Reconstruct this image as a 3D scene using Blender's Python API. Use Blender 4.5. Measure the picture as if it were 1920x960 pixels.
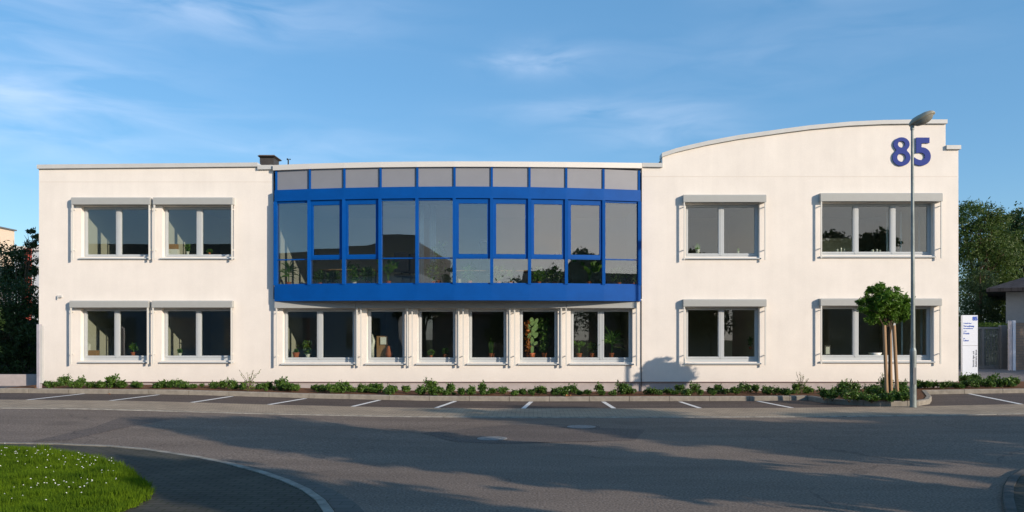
import bpy, bmesh, math, random
import numpy as np
from mathutils import Vector, Matrix
from mathutils.geometry import delaunay_2d_cdt
R = math.radians
random.seed(7)
rng = np.random.default_rng(11)
for o in list(bpy.data.objects): bpy.data.objects.remove(o)
scn = bpy.context.scene
COL = scn.collection

# ------------------------------------------------------------------ camera
cd = bpy.data.cameras.new('camera'); cam = bpy.data.objects.new('camera', cd); COL.objects.link(cam)
cam.location = (0, 0, 1.7); cam.rotation_euler = (R(90), 0, 0)
cd.sensor_width = 36; cd.lens = 36*1500/1920
cd.shift_x = -40/1920; cd.shift_y = 155/1920
cd.clip_start = 0.1; cd.clip_end = 3000
scn.camera = cam
scn.render.resolution_x = 1024; scn.render.resolution_y = 512

# ------------------------------------------------------------------ sun and sky
SD = Vector((4.46, -3.5, 1.78)).normalized()          # direction towards the sun
elev = math.asin(SD.z); az = math.atan2(SD.x, SD.y)
sl = bpy.data.lights.new('sun', 'SUN'); sun = bpy.data.objects.new('sun', sl); COL.objects.link(sun)
sl.energy = 4.3; sl.angle = R(0.5); sl.color = (1.0, 0.84, 0.68)
sun.rotation_euler = SD.to_track_quat('Z', 'Y').to_euler(); sun.location = SD*80
W = bpy.data.worlds.new('World'); scn.world = W; W.use_nodes = True
nt = W.node_tree; nt.nodes.clear()
def N(nt, t, **k):
    n = nt.nodes.new(t)
    for a, b in k.items():
        if a[0] == 'i' and a[1:].isdigit(): n.inputs[int(a[1:])].default_value = b
        else: setattr(n, a, b)
    return n
def math_(nt, op, a, b=None, clamp=False):
    n = nt.nodes.new('ShaderNodeMath'); n.operation = op; n.use_clamp = clamp
    for i, v in enumerate((a, b)):
        if v is None: continue
        if isinstance(v, (int, float)): n.inputs[i].default_value = v
        else: nt.links.new(v, n.inputs[i])
    return n.outputs[0]
sky = N(nt, 'ShaderNodeTexSky', sky_type='NISHITA', sun_disc=False, sun_elevation=elev, sun_rotation=az,
        altitude=150, air_density=1.0, dust_density=0.5, ozone_density=2.2)
hsv = N(nt, 'ShaderNodeHueSaturation'); hsv.inputs['Saturation'].default_value = 1.22; hsv.inputs['Value'].default_value = 1.0
nt.links.new(sky.outputs[0], hsv.inputs['Color'])
mh = N(nt, 'ShaderNodeMix', data_type='RGBA'); mh.inputs[0].default_value = .45; mh.inputs[7].default_value = (.95, 2.3, 4.0, 1)   # flat blue mixed in to even out the sky gradient
nt.links.new(hsv.outputs[0], mh.inputs[6])
tc = N(nt, 'ShaderNodeTexCoord'); sp = N(nt, 'ShaderNodeSeparateXYZ'); nt.links.new(tc.outputs['Generated'], sp.inputs[0])
U = math_(nt, 'ARCTAN2', sp.outputs[0], sp.outputs[1])
V = math_(nt, 'ARCSINE', sp.outputs[2])
cb = N(nt, 'ShaderNodeCombineXYZ')
nt.links.new(math_(nt, 'MULTIPLY', U, 3.0), cb.inputs[0]); nt.links.new(math_(nt, 'MULTIPLY', V, 13.0), cb.inputs[1])
n1 = N(nt, 'ShaderNodeTexNoise'); n1.inputs['Scale'].default_value = 2.6; n1.inputs['Detail'].default_value = 10
n1.inputs['Roughness'].default_value = 0.5; n1.inputs['Distortion'].default_value = 0.6
nt.links.new(cb.outputs[0], n1.inputs['Vector'])
def blob(u, v, su, sv, amp):                          # a soft sky patch at azimuth u, elevation v
    a = math_(nt, 'DIVIDE', math_(nt, 'SUBTRACT', U, u), su); b = math_(nt, 'DIVIDE', math_(nt, 'SUBTRACT', V, v), sv)
    s = math_(nt, 'ADD', math_(nt, 'MULTIPLY', a, a), math_(nt, 'MULTIPLY', b, b))
    return math_(nt, 'MULTIPLY', math_(nt, 'EXPONENT', math_(nt, 'MULTIPLY', s, -1.0)), amp)
tot = None
for bl in ((-0.42, .375, .19, .032, .9), (-.58, .255, .16, .075, .75), (.02, .335, .06, .018, .6), (-.03, .33, .05, .012, .4), (.10, .275, .13, .016, .6),
           (.40, .40, .12, .02, .8), (.17, .245, .08, .02, .5), (-.25, .22, .2, .03, .35), (.3, .33, .2, .04, .2),
           (2.6, .35, .9, .15, .55), (-2.6, .3, .8, .12, .5)):
    b = blob(*bl); tot = b if tot is None else math_(nt, 'ADD', tot, b)
cl = math_(nt, 'MULTIPLY', math_(nt, 'MULTIPLY', math_(nt, 'SUBTRACT', n1.outputs[0], 0.34), 2.7, True), tot, True)
cl = math_(nt, 'MULTIPLY', cl, 0.46)
mx = N(nt, 'ShaderNodeMix', data_type='RGBA'); nt.links.new(cl, mx.inputs[0]); nt.links.new(mh.outputs[2], mx.inputs[6])
mx.inputs[7].default_value = (5.6, 6.1, 7.2, 1)
glow_patch = math_(nt, 'MULTIPLY', math_(nt, 'ADD', blob(2.80, .10, .42, .16, 1.0), blob(-2.95, .10, .25, .10, .25)), math_(nt, 'ADD', .72, math_(nt, 'MULTIPLY', n1.outputs[0], .5)), True)
m2 = N(nt, 'ShaderNodeMix', data_type='RGBA'); nt.links.new(glow_patch, m2.inputs[0]); nt.links.new(mx.outputs[2], m2.inputs[6]); m2.inputs[7].default_value = (6.3, 6.0, 5.6, 1)   # bright haze patch added behind the camera to lighten the bay glass reflections
bg = N(nt, 'ShaderNodeBackground'); bg.inputs[1].default_value = 0.15; nt.links.new(m2.outputs[2], bg.inputs[0])
wo = N(nt, 'ShaderNodeOutputWorld'); nt.links.new(bg.outputs[0], wo.inputs[0])
vs = scn.view_settings; vs.view_transform = 'Standard'; vs.look = 'None'; vs.gamma = 1; vs.use_curve_mapping = False
vs.exposure = 0.30

# ------------------------------------------------------------------ materials
def mat(name, col, rough=.7, spec=.3, metal=0, var=0.0, vscale=6, bump=0.0, bscale=60, col2=None, fac=.5, coat=0, obj=True, stretch=None):
    m = bpy.data.materials.new(name); m.use_nodes = True; t = m.node_tree
    p = t.nodes['Principled BSDF']; p.inputs['Roughness'].default_value = rough; p.inputs['Metallic'].default_value = metal
    p.inputs['Specular IOR Level'].default_value = spec; p.inputs['Coat Weight'].default_value = coat
    p.inputs['Base Color'].default_value = (*col, 1)
    c = N(t, 'ShaderNodeNewGeometry').outputs['Position']
    if stretch:
        mp = N(t, 'ShaderNodeMapping'); mp.inputs['Scale'].default_value = stretch; t.links.new(c, mp.inputs[0]); c = mp.outputs[0]
    if var or col2:
        n = N(t, 'ShaderNodeTexNoise'); n.inputs['Scale'].default_value = vscale; n.inputs['Detail'].default_value = 7
        n.inputs['Roughness'].default_value = .65; t.links.new(c, n.inputs['Vector'])
        r = N(t, 'ShaderNodeValToRGB'); r.color_ramp.elements[0].position = .3; r.color_ramp.elements[1].position = .7
        a = tuple(max(0, v*(1-var)) for v in col); b = col2 or tuple(min(1, v*(1+var)) for v in col)
        if col2: a = col
        r.color_ramp.elements[0].color = (*a, 1); r.color_ramp.elements[1].color = (*b, 1)
        t.links.new(n.outputs[0], r.inputs[0]); t.links.new(r.outputs[0], p.inputs['Base Color'])
    if bump:
        n = N(t, 'ShaderNodeTexNoise'); n.inputs['Scale'].default_value = bscale; n.inputs['Detail'].default_value = 4; t.links.new(c, n.inputs['Vector'])
        b = N(t, 'ShaderNodeBump'); b.inputs['Strength'].default_value = bump; b.inputs['Distance'].default_value = .01
        t.links.new(n.outputs[0], b.inputs['Height']); t.links.new(b.outputs[0], p.inputs['Normal'])
    return m
def leafmat(name, c1, c2, rough=.5, trans=.25):
    m = bpy.data.materials.new(name); m.use_nodes = True; t = m.node_tree; p = t.nodes['Principled BSDF']
    g = N(t, 'ShaderNodeNewGeometry'); r = N(t, 'ShaderNodeValToRGB')
    r.color_ramp.elements[0].color = (*c1, 1); r.color_ramp.elements[1].color = (*c2, 1)
    n = N(t, 'ShaderNodeTexNoise'); n.inputs['Scale'].default_value = 2.2; t.links.new(g.outputs['Position'], n.inputs['Vector'])
    f = math_(t, 'ADD', math_(t, 'MULTIPLY', g.outputs['Random Per Island'], .6), math_(t, 'MULTIPLY', math_(t, 'SUBTRACT', n.outputs[0], .3), 1.0), True)
    t.links.new(f, r.inputs[0]); t.links.new(r.outputs[0], p.inputs['Base Color'])
    p.inputs['Roughness'].default_value = rough; p.inputs['Specular IOR Level'].default_value = .35
    tr = N(t, 'ShaderNodeBsdfTranslucent'); t.links.new(r.outputs[0], tr.inputs[0])
    ms = N(t, 'ShaderNodeMixShader'); ms.inputs[0].default_value = trans
    t.links.new(p.outputs[0], ms.inputs[1]); t.links.new(tr.outputs[0], ms.inputs[2]); t.links.new(ms.outputs[0], t.nodes['Material Output'].inputs[0])
    return m
def glassmat(name, refl, tint):
    m = bpy.data.materials.new(name); m.use_nodes = True; t = m.node_tree; t.nodes.remove(t.nodes['Principled BSDF'])
    a = N(t, 'ShaderNodeBsdfTransparent'); a.inputs[0].default_value = (*tint, 1)
    b = N(t, 'ShaderNodeBsdfGlossy'); b.inputs['Roughness'].default_value = 0.0; b.inputs[0].default_value = (.95, .95, 1, 1)
    gi = N(t, 'ShaderNodeNewGeometry'); dt = N(t, 'ShaderNodeVectorMath', operation='DOT_PRODUCT')
    t.links.new(gi.outputs['Normal'], dt.inputs[0]); t.links.new(gi.outputs['Incoming'], dt.inputs[1])
    f = math_(t, 'POWER', math_(t, 'SUBTRACT', 1.0, math_(t, 'ABSOLUTE', dt.outputs['Value'])), 5.0)
    f = math_(t, 'ADD', math_(t, 'MULTIPLY', f, .95), refl, True)
    nz = N(t, 'ShaderNodeTexNoise'); nz.inputs['Scale'].default_value = .8
    g = N(t, 'ShaderNodeNewGeometry'); t.links.new(g.outputs['Position'], nz.inputs['Vector'])
    bp = N(t, 'ShaderNodeBump'); bp.inputs['Strength'].default_value = .03; bp.inputs['Distance'].default_value = .02
    t.links.new(nz.outputs[0], bp.inputs['Height']); t.links.new(bp.outputs[0], b.inputs['Normal'])
    s = N(t, 'ShaderNodeMixShader'); t.links.new(f, s.inputs[0]); t.links.new(a.outputs[0], s.inputs[1]); t.links.new(b.outputs[0], s.inputs[2])
    t.links.new(s.outputs[0], t.nodes['Material Output'].inputs[0]); return m
def brickmat(name, c1, c2, mortar, bw, bh, ms=.012, axis='XZ', rough=.85, offset=.5, var=.3):
    m = bpy.data.materials.new(name); m.use_nodes = True; t = m.node_tree; p = t.nodes['Principled BSDF']
    g = N(t, 'ShaderNodeNewGeometry'); s = N(t, 'ShaderNodeSeparateXYZ'); t.links.new(g.outputs['Position'], s.inputs[0])
    c = N(t, 'ShaderNodeCombineXYZ'); t.links.new(s.outputs['XYZ'.index(axis[0])], c.inputs[0]); t.links.new(s.outputs['XYZ'.index(axis[1])], c.inputs[1])
    b = N(t, 'ShaderNodeTexBrick'); b.offset = offset; t.links.new(c.outputs[0], b.inputs['Vector'])
    b.inputs['Color1'].default_value = (*c1, 1); b.inputs['Color2'].default_value = (*c2, 1); b.inputs['Mortar'].default_value = (*mortar, 1)
    b.inputs['Scale'].default_value = 1; b.inputs['Brick Width'].default_value = bw; b.inputs['Row Height'].default_value = bh; b.inputs['Mortar Size'].default_value = ms
    n = N(t, 'ShaderNodeTexNoise'); n.inputs['Scale'].default_value = 1.3; n.inputs['Detail'].default_value = 6; t.links.new(g.outputs['Position'], n.inputs['Vector'])
    mm = N(t, 'ShaderNodeMix', data_type='RGBA', blend_type='MULTIPLY'); mm.inputs[0].default_value = var*2
    t.links.new(b.outputs[0], mm.inputs[6]); t.links.new(n.outputs[0], mm.inputs[7])
    t.links.new(mm.outputs[2], p.inputs['Base Color']); p.inputs['Roughness'].default_value = rough; p.inputs['Specular IOR Level'].default_value = .15
    return m
def roadmat(name, col, col2, crack=True):
    m = bpy.data.materials.new(name); m.use_nodes = True; t = m.node_tree; p = t.nodes['Principled BSDF']
    g = N(t, 'ShaderNodeNewGeometry').outputs['Position']
    mp = N(t, 'ShaderNodeMapping'); mp.inputs['Scale'].default_value = (.35, 1.3, 1); t.links.new(g, mp.inputs[0])
    a = N(t, 'ShaderNodeTexNoise'); a.inputs['Scale'].default_value = .9; a.inputs['Detail'].default_value = 8; a.inputs['Roughness'].default_value = .6; t.links.new(mp.outputs[0], a.inputs['Vector'])
    r = N(t, 'ShaderNodeValToRGB'); r.color_ramp.elements[0].position = .32; r.color_ramp.elements[1].position = .68
    r.color_ramp.elements[0].color = (*col, 1); r.color_ramp.elements[1].color = (*col2, 1); t.links.new(a.outputs[0], r.inputs[0])
    f = N(t, 'ShaderNodeTexNoise'); f.inputs['Scale'].default_value = 38; f.inputs['Detail'].default_value = 5; t.links.new(g, f.inputs['Vector'])
    fr = N(t, 'ShaderNodeMapRange'); fr.inputs[1].default_value = .25; fr.inputs[2].default_value = .75; fr.inputs[3].default_value = .35; fr.inputs[4].default_value = 1.65; t.links.new(f.outputs[0], fr.inputs[0])
    mm = N(t, 'ShaderNodeMix', data_type='RGBA', blend_type='MULTIPLY'); mm.inputs[0].default_value = 1; t.links.new(r.outputs[0], mm.inputs[6]); t.links.new(fr.outputs[0], mm.inputs[7])
    v = N(t, 'ShaderNodeTexVoronoi'); v.inputs['Scale'].default_value = 9; t.links.new(g, v.inputs['Vector'])   # pale grit
    vm = math_(t, 'LESS_THAN', v.outputs['Distance'], .07)
    m2 = N(t, 'ShaderNodeMix', data_type='RGBA'); t.links.new(math_(t, 'MULTIPLY', vm, .5), m2.inputs[0]); t.links.new(mm.outputs[2], m2.inputs[6]); m2.inputs[7].default_value = (.42, .4, .37, 1)
    wn = N(t, 'ShaderNodeTexNoise'); wn.inputs['Scale'].default_value = 1.4; wn.inputs['Detail'].default_value = 5; t.links.new(g, wn.inputs['Vector'])
    wa = N(t, 'ShaderNodeMix', data_type='VECTOR'); wa.inputs[0].default_value = .35; t.links.new(g, wa.inputs[4]); t.links.new(wn.outputs['Color'], wa.inputs[5])
    ce = N(t, 'ShaderNodeTexVoronoi', feature='DISTANCE_TO_EDGE'); ce.inputs['Scale'].default_value = .38; t.links.new(wa.outputs[1], ce.inputs['Vector'])
    gate_ = N(t, 'ShaderNodeTexNoise'); gate_.inputs['Scale'].default_value = .25; t.links.new(g, gate_.inputs['Vector'])
    cr = math_(t, 'MULTIPLY', math_(t, 'LESS_THAN', ce.outputs['Distance'], .0035), math_(t, 'GREATER_THAN', gate_.outputs[0], .5))
    oil = N(t, 'ShaderNodeTexVoronoi'); oil.inputs['Scale'].default_value = .55; t.links.new(wa.outputs[1], oil.inputs['Vector'])
    ol = math_(t, 'MULTIPLY', math_(t, 'SUBTRACT', .16, oil.outputs['Distance'], True), 2.2, True)
    dk = math_(t, 'ADD', math_(t, 'MULTIPLY', cr, .35), ol, True)
    m3 = N(t, 'ShaderNodeMix', data_type='RGBA'); t.links.new(dk, m3.inputs[0]); t.links.new(m2.outputs[2], m3.inputs[6]); m3.inputs[7].default_value = (.04, .035, .032, 1)
    t.links.new(m3.outputs[2], p.inputs['Base Color'])
    p.inputs['Roughness'].default_value = .85; p.inputs['Specular IOR Level'].default_value = .2
    b = N(t, 'ShaderNodeBump'); b.inputs['Strength'].default_value = .5; b.inputs['Distance'].default_value = .01
    t.links.new(f.outputs[0], b.inputs['Height']); t.links.new(b.outputs[0], p.inputs['Normal'])
    return m

def stuccomat(name):
    m = mat(name, (.745, .708, .655), rough=.9, spec=.1, var=.045, vscale=1.1, bump=.35, bscale=55)
    t = m.node_tree; p = t.nodes['Principled BSDF']; src = p.inputs['Base Color'].links[0].from_socket
    g = N(t, 'ShaderNodeNewGeometry').outputs['Position']
    s = N(t, 'ShaderNodeMapping'); s.inputs['Scale'].default_value = (5, 5, .35); t.links.new(g, s.inputs[0])     # faint rain streaks
    n = N(t, 'ShaderNodeTexNoise'); n.inputs['Scale'].default_value = 1; n.inputs['Detail'].default_value = 6; t.links.new(s.outputs[0], n.inputs['Vector'])
    f = N(t, 'ShaderNodeTexNoise'); f.inputs['Scale'].default_value = 28; f.inputs['Detail'].default_value = 4; t.links.new(g, f.inputs['Vector'])
    a = math_(t, 'ADD', math_(t, 'MULTIPLY', n.outputs[0], .10), math_(t, 'MULTIPLY', f.outputs[0], .10))
    a = math_(t, 'ADD', a, .90)
    sz = N(t, 'ShaderNodeSeparateXYZ'); t.links.new(g, sz.inputs[0])                                             # splash dirt low on the wall
    sd = math_(t, 'MULTIPLY', math_(t, 'SUBTRACT', .85, sz.outputs[2], True), math_(t, 'MULTIPLY', n.outputs[0], .5))
    a = math_(t, 'SUBTRACT', a, math_(t, 'MULTIPLY', sd, .6))
    mm = N(t, 'ShaderNodeMix', data_type='RGBA', blend_type='MULTIPLY'); mm.inputs[0].default_value = 1
    t.links.new(src, mm.inputs[6]); t.links.new(a, mm.inputs[7]); t.links.new(mm.outputs[2], p.inputs['Base Color'])
    return m
M = {}
M['stucco'] = stuccomat('white_stucco')
M['plinth'] = mat('plinth_render', (.40, .36, .35), .9, .1, var=.12, vscale=4, bump=.3)
M['frame'] = mat('window_frame', (.44, .475, .49), .4, .4, var=.03)
M['box'] = mat('shutter_box', (.36, .375, .365), .45, .4, var=.03)
M['rail'] = mat('guide_rail', (.62, .62, .58), .4, .4)
M['coping'] = mat('coping_metal', (.50, .51, .50), .45, .5, var=.06, vscale=3)
M['blue'] = mat('blue_paint', (.0, .070, .31), .5, .16, var=.10, vscale=2)
M['spandrel'] = mat('spandrel_panel', (.235, .245, .27), .4, .4, var=.04, vscale=2)
M['glass'] = glassmat('window_glass', .085, (.86, .89, .86))
M['bayglass'] = glassmat('bay_glass', .15, (.86, .89, .88))
M['inwall'] = mat('interior_wall', (.50, .49, .42), .9, .1)
M['inwarm'] = mat('interior_cream', (.72, .68, .50), .9, .1)
M['infloor'] = mat('interior_floor', (.07, .065, .06), .7, .2, var=.2)
M['inceil'] = mat('interior_ceiling', (.45, .45, .44), .9, .1)
M['roof'] = mat('roof_felt', (.12, .12, .12), .9, .1, var=.2)
M['chim'] = mat('chimney_metal', (.055, .05, .048), .6, .3, var=.2)
M['chimcap'] = mat('chimney_cap', (.11, .08, .06), .6, .3, var=.2)
M['black'] = mat('black_plastic', (.015, .015, .017), .5, .4)
M['digit'] = mat('blue_digit', (.028, .052, .25), .6, .15)
M['road'] = roadmat('asphalt_road', (.150, .116, .090), (.205, .160, .125))
M['roadpatch'] = roadmat('asphalt_patch', (.11, .088, .073), (.14, .112, .094))
M['park'] = roadmat('asphalt_parking', (.078, .060, .050), (.108, .084, .072))
M['drive'] = roadmat('asphalt_drive', (.14, .13, .13), (.19, .175, .17))
M['paint'] = mat('line_paint', (.70, .69, .65), .8, .2, var=.18, vscale=9)
M['pavers'] = brickmat('concrete_pavers', (.56, .44, .31), (.45, .36, .26), (.18, .15, .115), .20, .10, .006, 'XY', var=.28)
M['walk'] = brickmat('walk_pavers', (.125, .112, .092), (.108, .098, .080), (.060, .068, .036), .21, .105, .01, 'XY', var=.35)
M['gutter'] = brickmat('gutter_slabs', (.17, .155, .135), (.15, .14, .12), (.11, .10, .08), .33, .16, .008, 'XY', var=.2)
M['kerb'] = mat('kerb_concrete', (.25, .23, .195), .9, .15, var=.22, vscale=7, bump=.4, bscale=40)
M['oldkerb'] = mat('weathered_kerb', (.27, .25, .21), .9, .15, var=.4, vscale=5, bump=.4, bscale=40)
M['darkkerb'] = mat('dark_kerb', (.10, .095, .085), .9, .15, var=.3, vscale=5, bump=.4, bscale=40)
M['soil'] = mat('mulch_soil', (.10, .052, .032), .95, .05, col2=(.20, .105, .06), vscale=22, bump=1, bscale=35)
M['earth'] = mat('earth_ground', (.07, .085, .03), .95, .05, col2=(.13, .12, .07), vscale=.8)
M['lawn'] = mat('lawn_base', (.02, .045, .004), .95, .05, col2=(.04, .07, .008), vscale=6)
M['grass'] = leafmat('grass_blades', (.030, .085, .001), (.16, .26, .004), .9, .4)
M['daisy'] = mat('daisy_petals', (.85, .85, .8), .7)
M['shrub'] = leafmat('shrub_leaves', (.018, .060, .008), (.11, .20, .030), .4, .2)
M['locust'] = leafmat('locust_leaves', (.045, .125, .010), (.14, .27, .025), .5, .35)
M['darkleaf'] = leafmat('dark_leaves', (.016, .042, .010), (.050, .095, .020), .5, .2)
M['olive'] = leafmat('olive_leaves', (.035, .075, .012), (.10, .155, .026), .5, .25)
M['conifer'] = leafmat('conifer_needles', (.015, .040, .012), (.045, .085, .025), .6, .1)
M['hedge'] = leafmat('hedge_leaves', (.06, .12, .015), (.14, .23, .03), .5, .2)
M['bark'] = mat('bark', (.10, .075, .05), .9, .1, var=.35, vscale=14, bump=.8, bscale=30, stretch=(1, 1, .2))
M['stake'] = mat('stake_wood', (.33, .22, .13), .8, .15, var=.2, vscale=8, stretch=(1, 1, .1))
M['terra'] = mat('terracotta', (.42, .13, .06), .8, .2, var=.15, vscale=12)
M['whitepot'] = mat('white_ceramic', (.72, .72, .66), .3, .5)
M['pole'] = mat('lamp_pole_steel', (.20, .235, .23), .5, .5, metal=.25, var=.3, vscale=7, bump=.3, bscale=25, stretch=(1, 1, .5))
M['lamphead'] = mat('lamp_housing', (.34, .32, .25), .5, .4, var=.12)
M['lens'] = mat('lamp_lens', (.24, .24, .21), .15, .6)
M['sign'] = mat('sign_white', (.66, .72, .82), .35, .4)
M['signblue'] = mat('sign_blue', (.03, .10, .50), .5)
M['signblack'] = mat('sign_black', (.10, .11, .14), .5)
M['gate'] = mat('gate_steel', (.16, .17, .175), .5, .4, metal=.2, var=.1)
M['gatebars'] = mat('gate_panel', (.11, .12, .125), .5, .4, var=.15)
M['brick'] = brickmat('pale_bricks', (.48, .36, .27), (.40, .29, .22), (.30, .27, .24), .26, .10, .012, 'XZ')
M['slate'] = brickmat('roof_slates', (.09, .085, .09), (.07, .065, .07), (.04, .04, .04), .3, .2, .012, 'XY')
M['greywall'] = mat('grey_render', (.27, .30, .33), .9, .1, var=.06)
M['cream'] = mat('cream_render', (.66, .54, .42), .9, .1, var=.05)
M['post'] = mat('galvanised_post', (.50, .48, .52), .45, .4, metal=.3, var=.12)
M['redsteel'] = mat('red_steel', (.35, .06, .04), .5, .4)
M['cast'] = mat('cast_iron', (.24, .235, .22), .6, .4, metal=.2, var=.35, vscale=30, bump=.6, bscale=30)
M['leafdry'] = mat('dry_leaf', (.30, .13, .05), .8)
M['orangeleaf'] = leafmat('orange_leaves', (.35, .10, .02), (.55, .22, .05), .5, .25)
M['roomleaf'] = leafmat('room_plant_leaves', (.05, .13, .02), (.17, .32, .05), .4, .3)
M['cactus'] = mat('cactus_skin', (.26, .38, .15), .5, .4, var=.25, vscale=20)
M['card'] = mat('cardboard', (.34, .20, .10), .8)
M['paper'] = mat('paper_white', (.75, .74, .70), .8)
M['curtain'] = mat('curtain_cloth', (.62, .74, .78), .9, .1)
M['chair'] = mat('chair_fabric', (.02, .022, .028), .8, .2)
M['tile'] = mat('roof_tiles', (.16, .07, .05), .8, .2, var=.2, vscale=8)
M['palegl'] = mat('pale_cladding', (.42, .50, .58), .5, .4)
M['wood'] = mat('desk_wood', (.35, .22, .10), .5, .3, var=.2)

# ------------------------------------------------------------------ mesh helpers
class MB:
    def __init__(s): s.v = []; s.f = []; s.m = []; s.k = 0
    def mat(s, k): s.k = k; return s
    def add(s, vs, fs):
        b = len(s.v); s.v += [tuple(v) for v in vs]; s.f += [tuple(i+b for i in f) for f in fs]; s.m += [s.k]*len(fs); return s
    def box(s, x0, x1, y0, y1, z0, z1):
        return s.add([(x0,y0,z0),(x1,y0,z0),(x1,y1,z0),(x0,y1,z0),(x0,y0,z1),(x1,y0,z1),(x1,y1,z1),(x0,y1,z1)],
                     [(0,3,2,1),(4,5,6,7),(0,1,5,4),(1,2,6,5),(2,3,7,6),(3,0,4,7)])
    def bar(s, p, q, w, d, up=(0,0,1)):                # box of width w, depth d along p-q
        p = Vector(p); q = Vector(q); t = (q-p).normalized(); a = t.cross(Vector(up))
        if a.length < 1e-4: a = t.cross(Vector((0,1,0)))
        a.normalize(); b = a.cross(t)
        vs = [e + a*sx*w/2 + b*sy*d/2 for e in (p, q) for sx, sy in ((-1,-1),(1,-1),(1,1),(-1,1))]
        return s.add(vs, [(3,2,1,0),(4,5,6,7),(0,1,5,4),(1,2,6,5),(2,3,7,6),(3,0,4,7)])
    def tube(s, pts, rad, n=10, cap=True):
        pts = [Vector(p) for p in pts]; rad = rad if isinstance(rad, (list, tuple)) else [rad]*len(pts); b = len(s.v)
        for i, p in enumerate(pts):
            t = (pts[min(i+1, len(pts)-1)] - pts[max(i-1, 0)]).normalized(); a = t.cross(Vector((.13,1,.07))).normalized(); c = t.cross(a)
            for j in range(n):
                w = 2*math.pi*j/n; s.v.append(tuple(p + (a*math.cos(w) + c*math.sin(w))*rad[i]))
        for i in range(len(pts)-1):
            for j in range(n):
                s.f.append((b+i*n+j, b+i*n+(j+1)%n, b+(i+1)*n+(j+1)%n, b+(i+1)*n+j)); s.m.append(s.k)
        if cap:
            s.f.append(tuple(b+j for j in range(n))[::-1]); s.m.append(s.k)
            s.f.append(tuple(b+(len(pts)-1)*n+j for j in range(n))); s.m.append(s.k)
        return s
    def prism(s, poly, y0, y1):                        # poly in x,z extruded along y
        n = len(poly); vs = [(x, y0, z) for x, z in poly] + [(x, y1, z) for x, z in poly]
        return s.add(vs, [tuple(range(n))[::-1], tuple(range(n, 2*n))] + [(i, (i+1)%n, n+(i+1)%n, n+i) for i in range(n)])
    def slab(s, poly, z0, z1):                         # poly in x,y extruded along z
        n = len(poly); vs = [(x, y, z0) for x, y in poly] + [(x, y, z1) for x, y in poly]
        return s.add(vs, [tuple(range(n))[::-1], tuple(range(n, 2*n))] + [(i, (i+1)%n, n+(i+1)%n, n+i) for i in range(n)])
    def lathe(s, c, prof, n=16):                       # prof list of (r, z)
        b = len(s.v); cx, cy, cz = c
        for r, z in prof:
            for j in range(n): w = 2*math.pi*j/n; s.v.append((cx+r*math.cos(w), cy+r*math.sin(w), cz+z))
        for i in range(len(prof)-1):
            for j in range(n): s.f.append((b+i*n+j, b+i*n+(j+1)%n, b+(i+1)*n+(j+1)%n, b+(i+1)*n+j)); s.m.append(s.k)
        return s
    def leaves(s, C, size, aspect=.5, up=.25, seed=0):  # C: (n,3) centres, one diamond leaf each
        r = np.random.default_rng(seed); C = np.asarray(C, float); n = len(C)
        d = r.normal(size=(n,3)); d[:,2] += up; d /= np.linalg.norm(d, axis=1)[:,None]
        e = r.normal(size=(n,3)); w = np.cross(d, e); w /= np.linalg.norm(w, axis=1)[:,None]
        L = size*(.6 + .8*r.random(n))[:,None]
        nn = np.cross(d, w)
        P = np.stack([C - d*L/2, C + w*L*aspect/2 + nn*L*.08, C + d*L/2, C - w*L*aspect/2 + nn*L*.08], 1).reshape(-1,3)
        b = len(s.v); s.v += [tuple(p) for p in P.tolist()]
        s.f += [(b+4*i, b+4*i+1, b+4*i+2, b+4*i+3) for i in range(n)]; s.m += [s.k]*n; return s
    def build(s, name, mats, parent=None, loc=None, smooth=False, bevel=0, fix=False):
        me = bpy.data.meshes.new(name)
        v = s.v
        if loc: v = [(a-loc[0], b-loc[1], c-loc[2]) for a, b, c in v]
        me.from_pydata(v, [], s.f); mats = mats if isinstance(mats, (list, tuple)) else [mats]
        for m in mats: me.materials.append(m)
        if len(mats) > 1: me.polygons.foreach_set('material_index', s.m)
        if fix:
            bm = bmesh.new(); bm.from_mesh(me); bmesh.ops.remove_doubles(bm, verts=bm.verts, dist=1e-4); bmesh.ops.recalc_face_normals(bm, faces=bm.faces); bm.to_mesh(me); bm.free()
        if smooth: me.polygons.foreach_set('use_smooth', [True]*len(me.polygons))
        me.update(); o = bpy.data.objects.new(name, me); COL.objects.link(o)
        if loc: o.location = loc
        if parent:
            o.parent = parent
            if not loc: o.location = (0,0,0)
            o.matrix_parent_inverse = Matrix.Translation(-Vector(wloc(parent)))
        if bevel:
            bv = o.modifiers.new('bevel', 'BEVEL'); bv.width = bevel; bv.segments = 2; bv.limit_method = 'ANGLE'
        return o
def wloc(o):
    v = Vector(o.location)
    if o.parent: v = v + o.matrix_parent_inverse.translation + wloc(o.parent)
    return v
def tag(o, label=None, cat=None, group=None, kind=None):
    if label: o['label'] = label
    if cat: o['category'] = cat
    if group: o['group'] = group
    if kind: o['kind'] = kind
    return o
def empty(name, loc, label, cat, group=None):
    o = bpy.data.objects.new(name, None); COL.objects.link(o); o.location = loc; o.empty_display_size = .2
    return tag(o, label, cat, group)
def copy_tree(o, parent=None):
    c = o.copy(); COL.objects.link(c); c.parent = parent
    for ch in [x for x in o.children]: copy_tree(ch, c)
    return c

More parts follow.
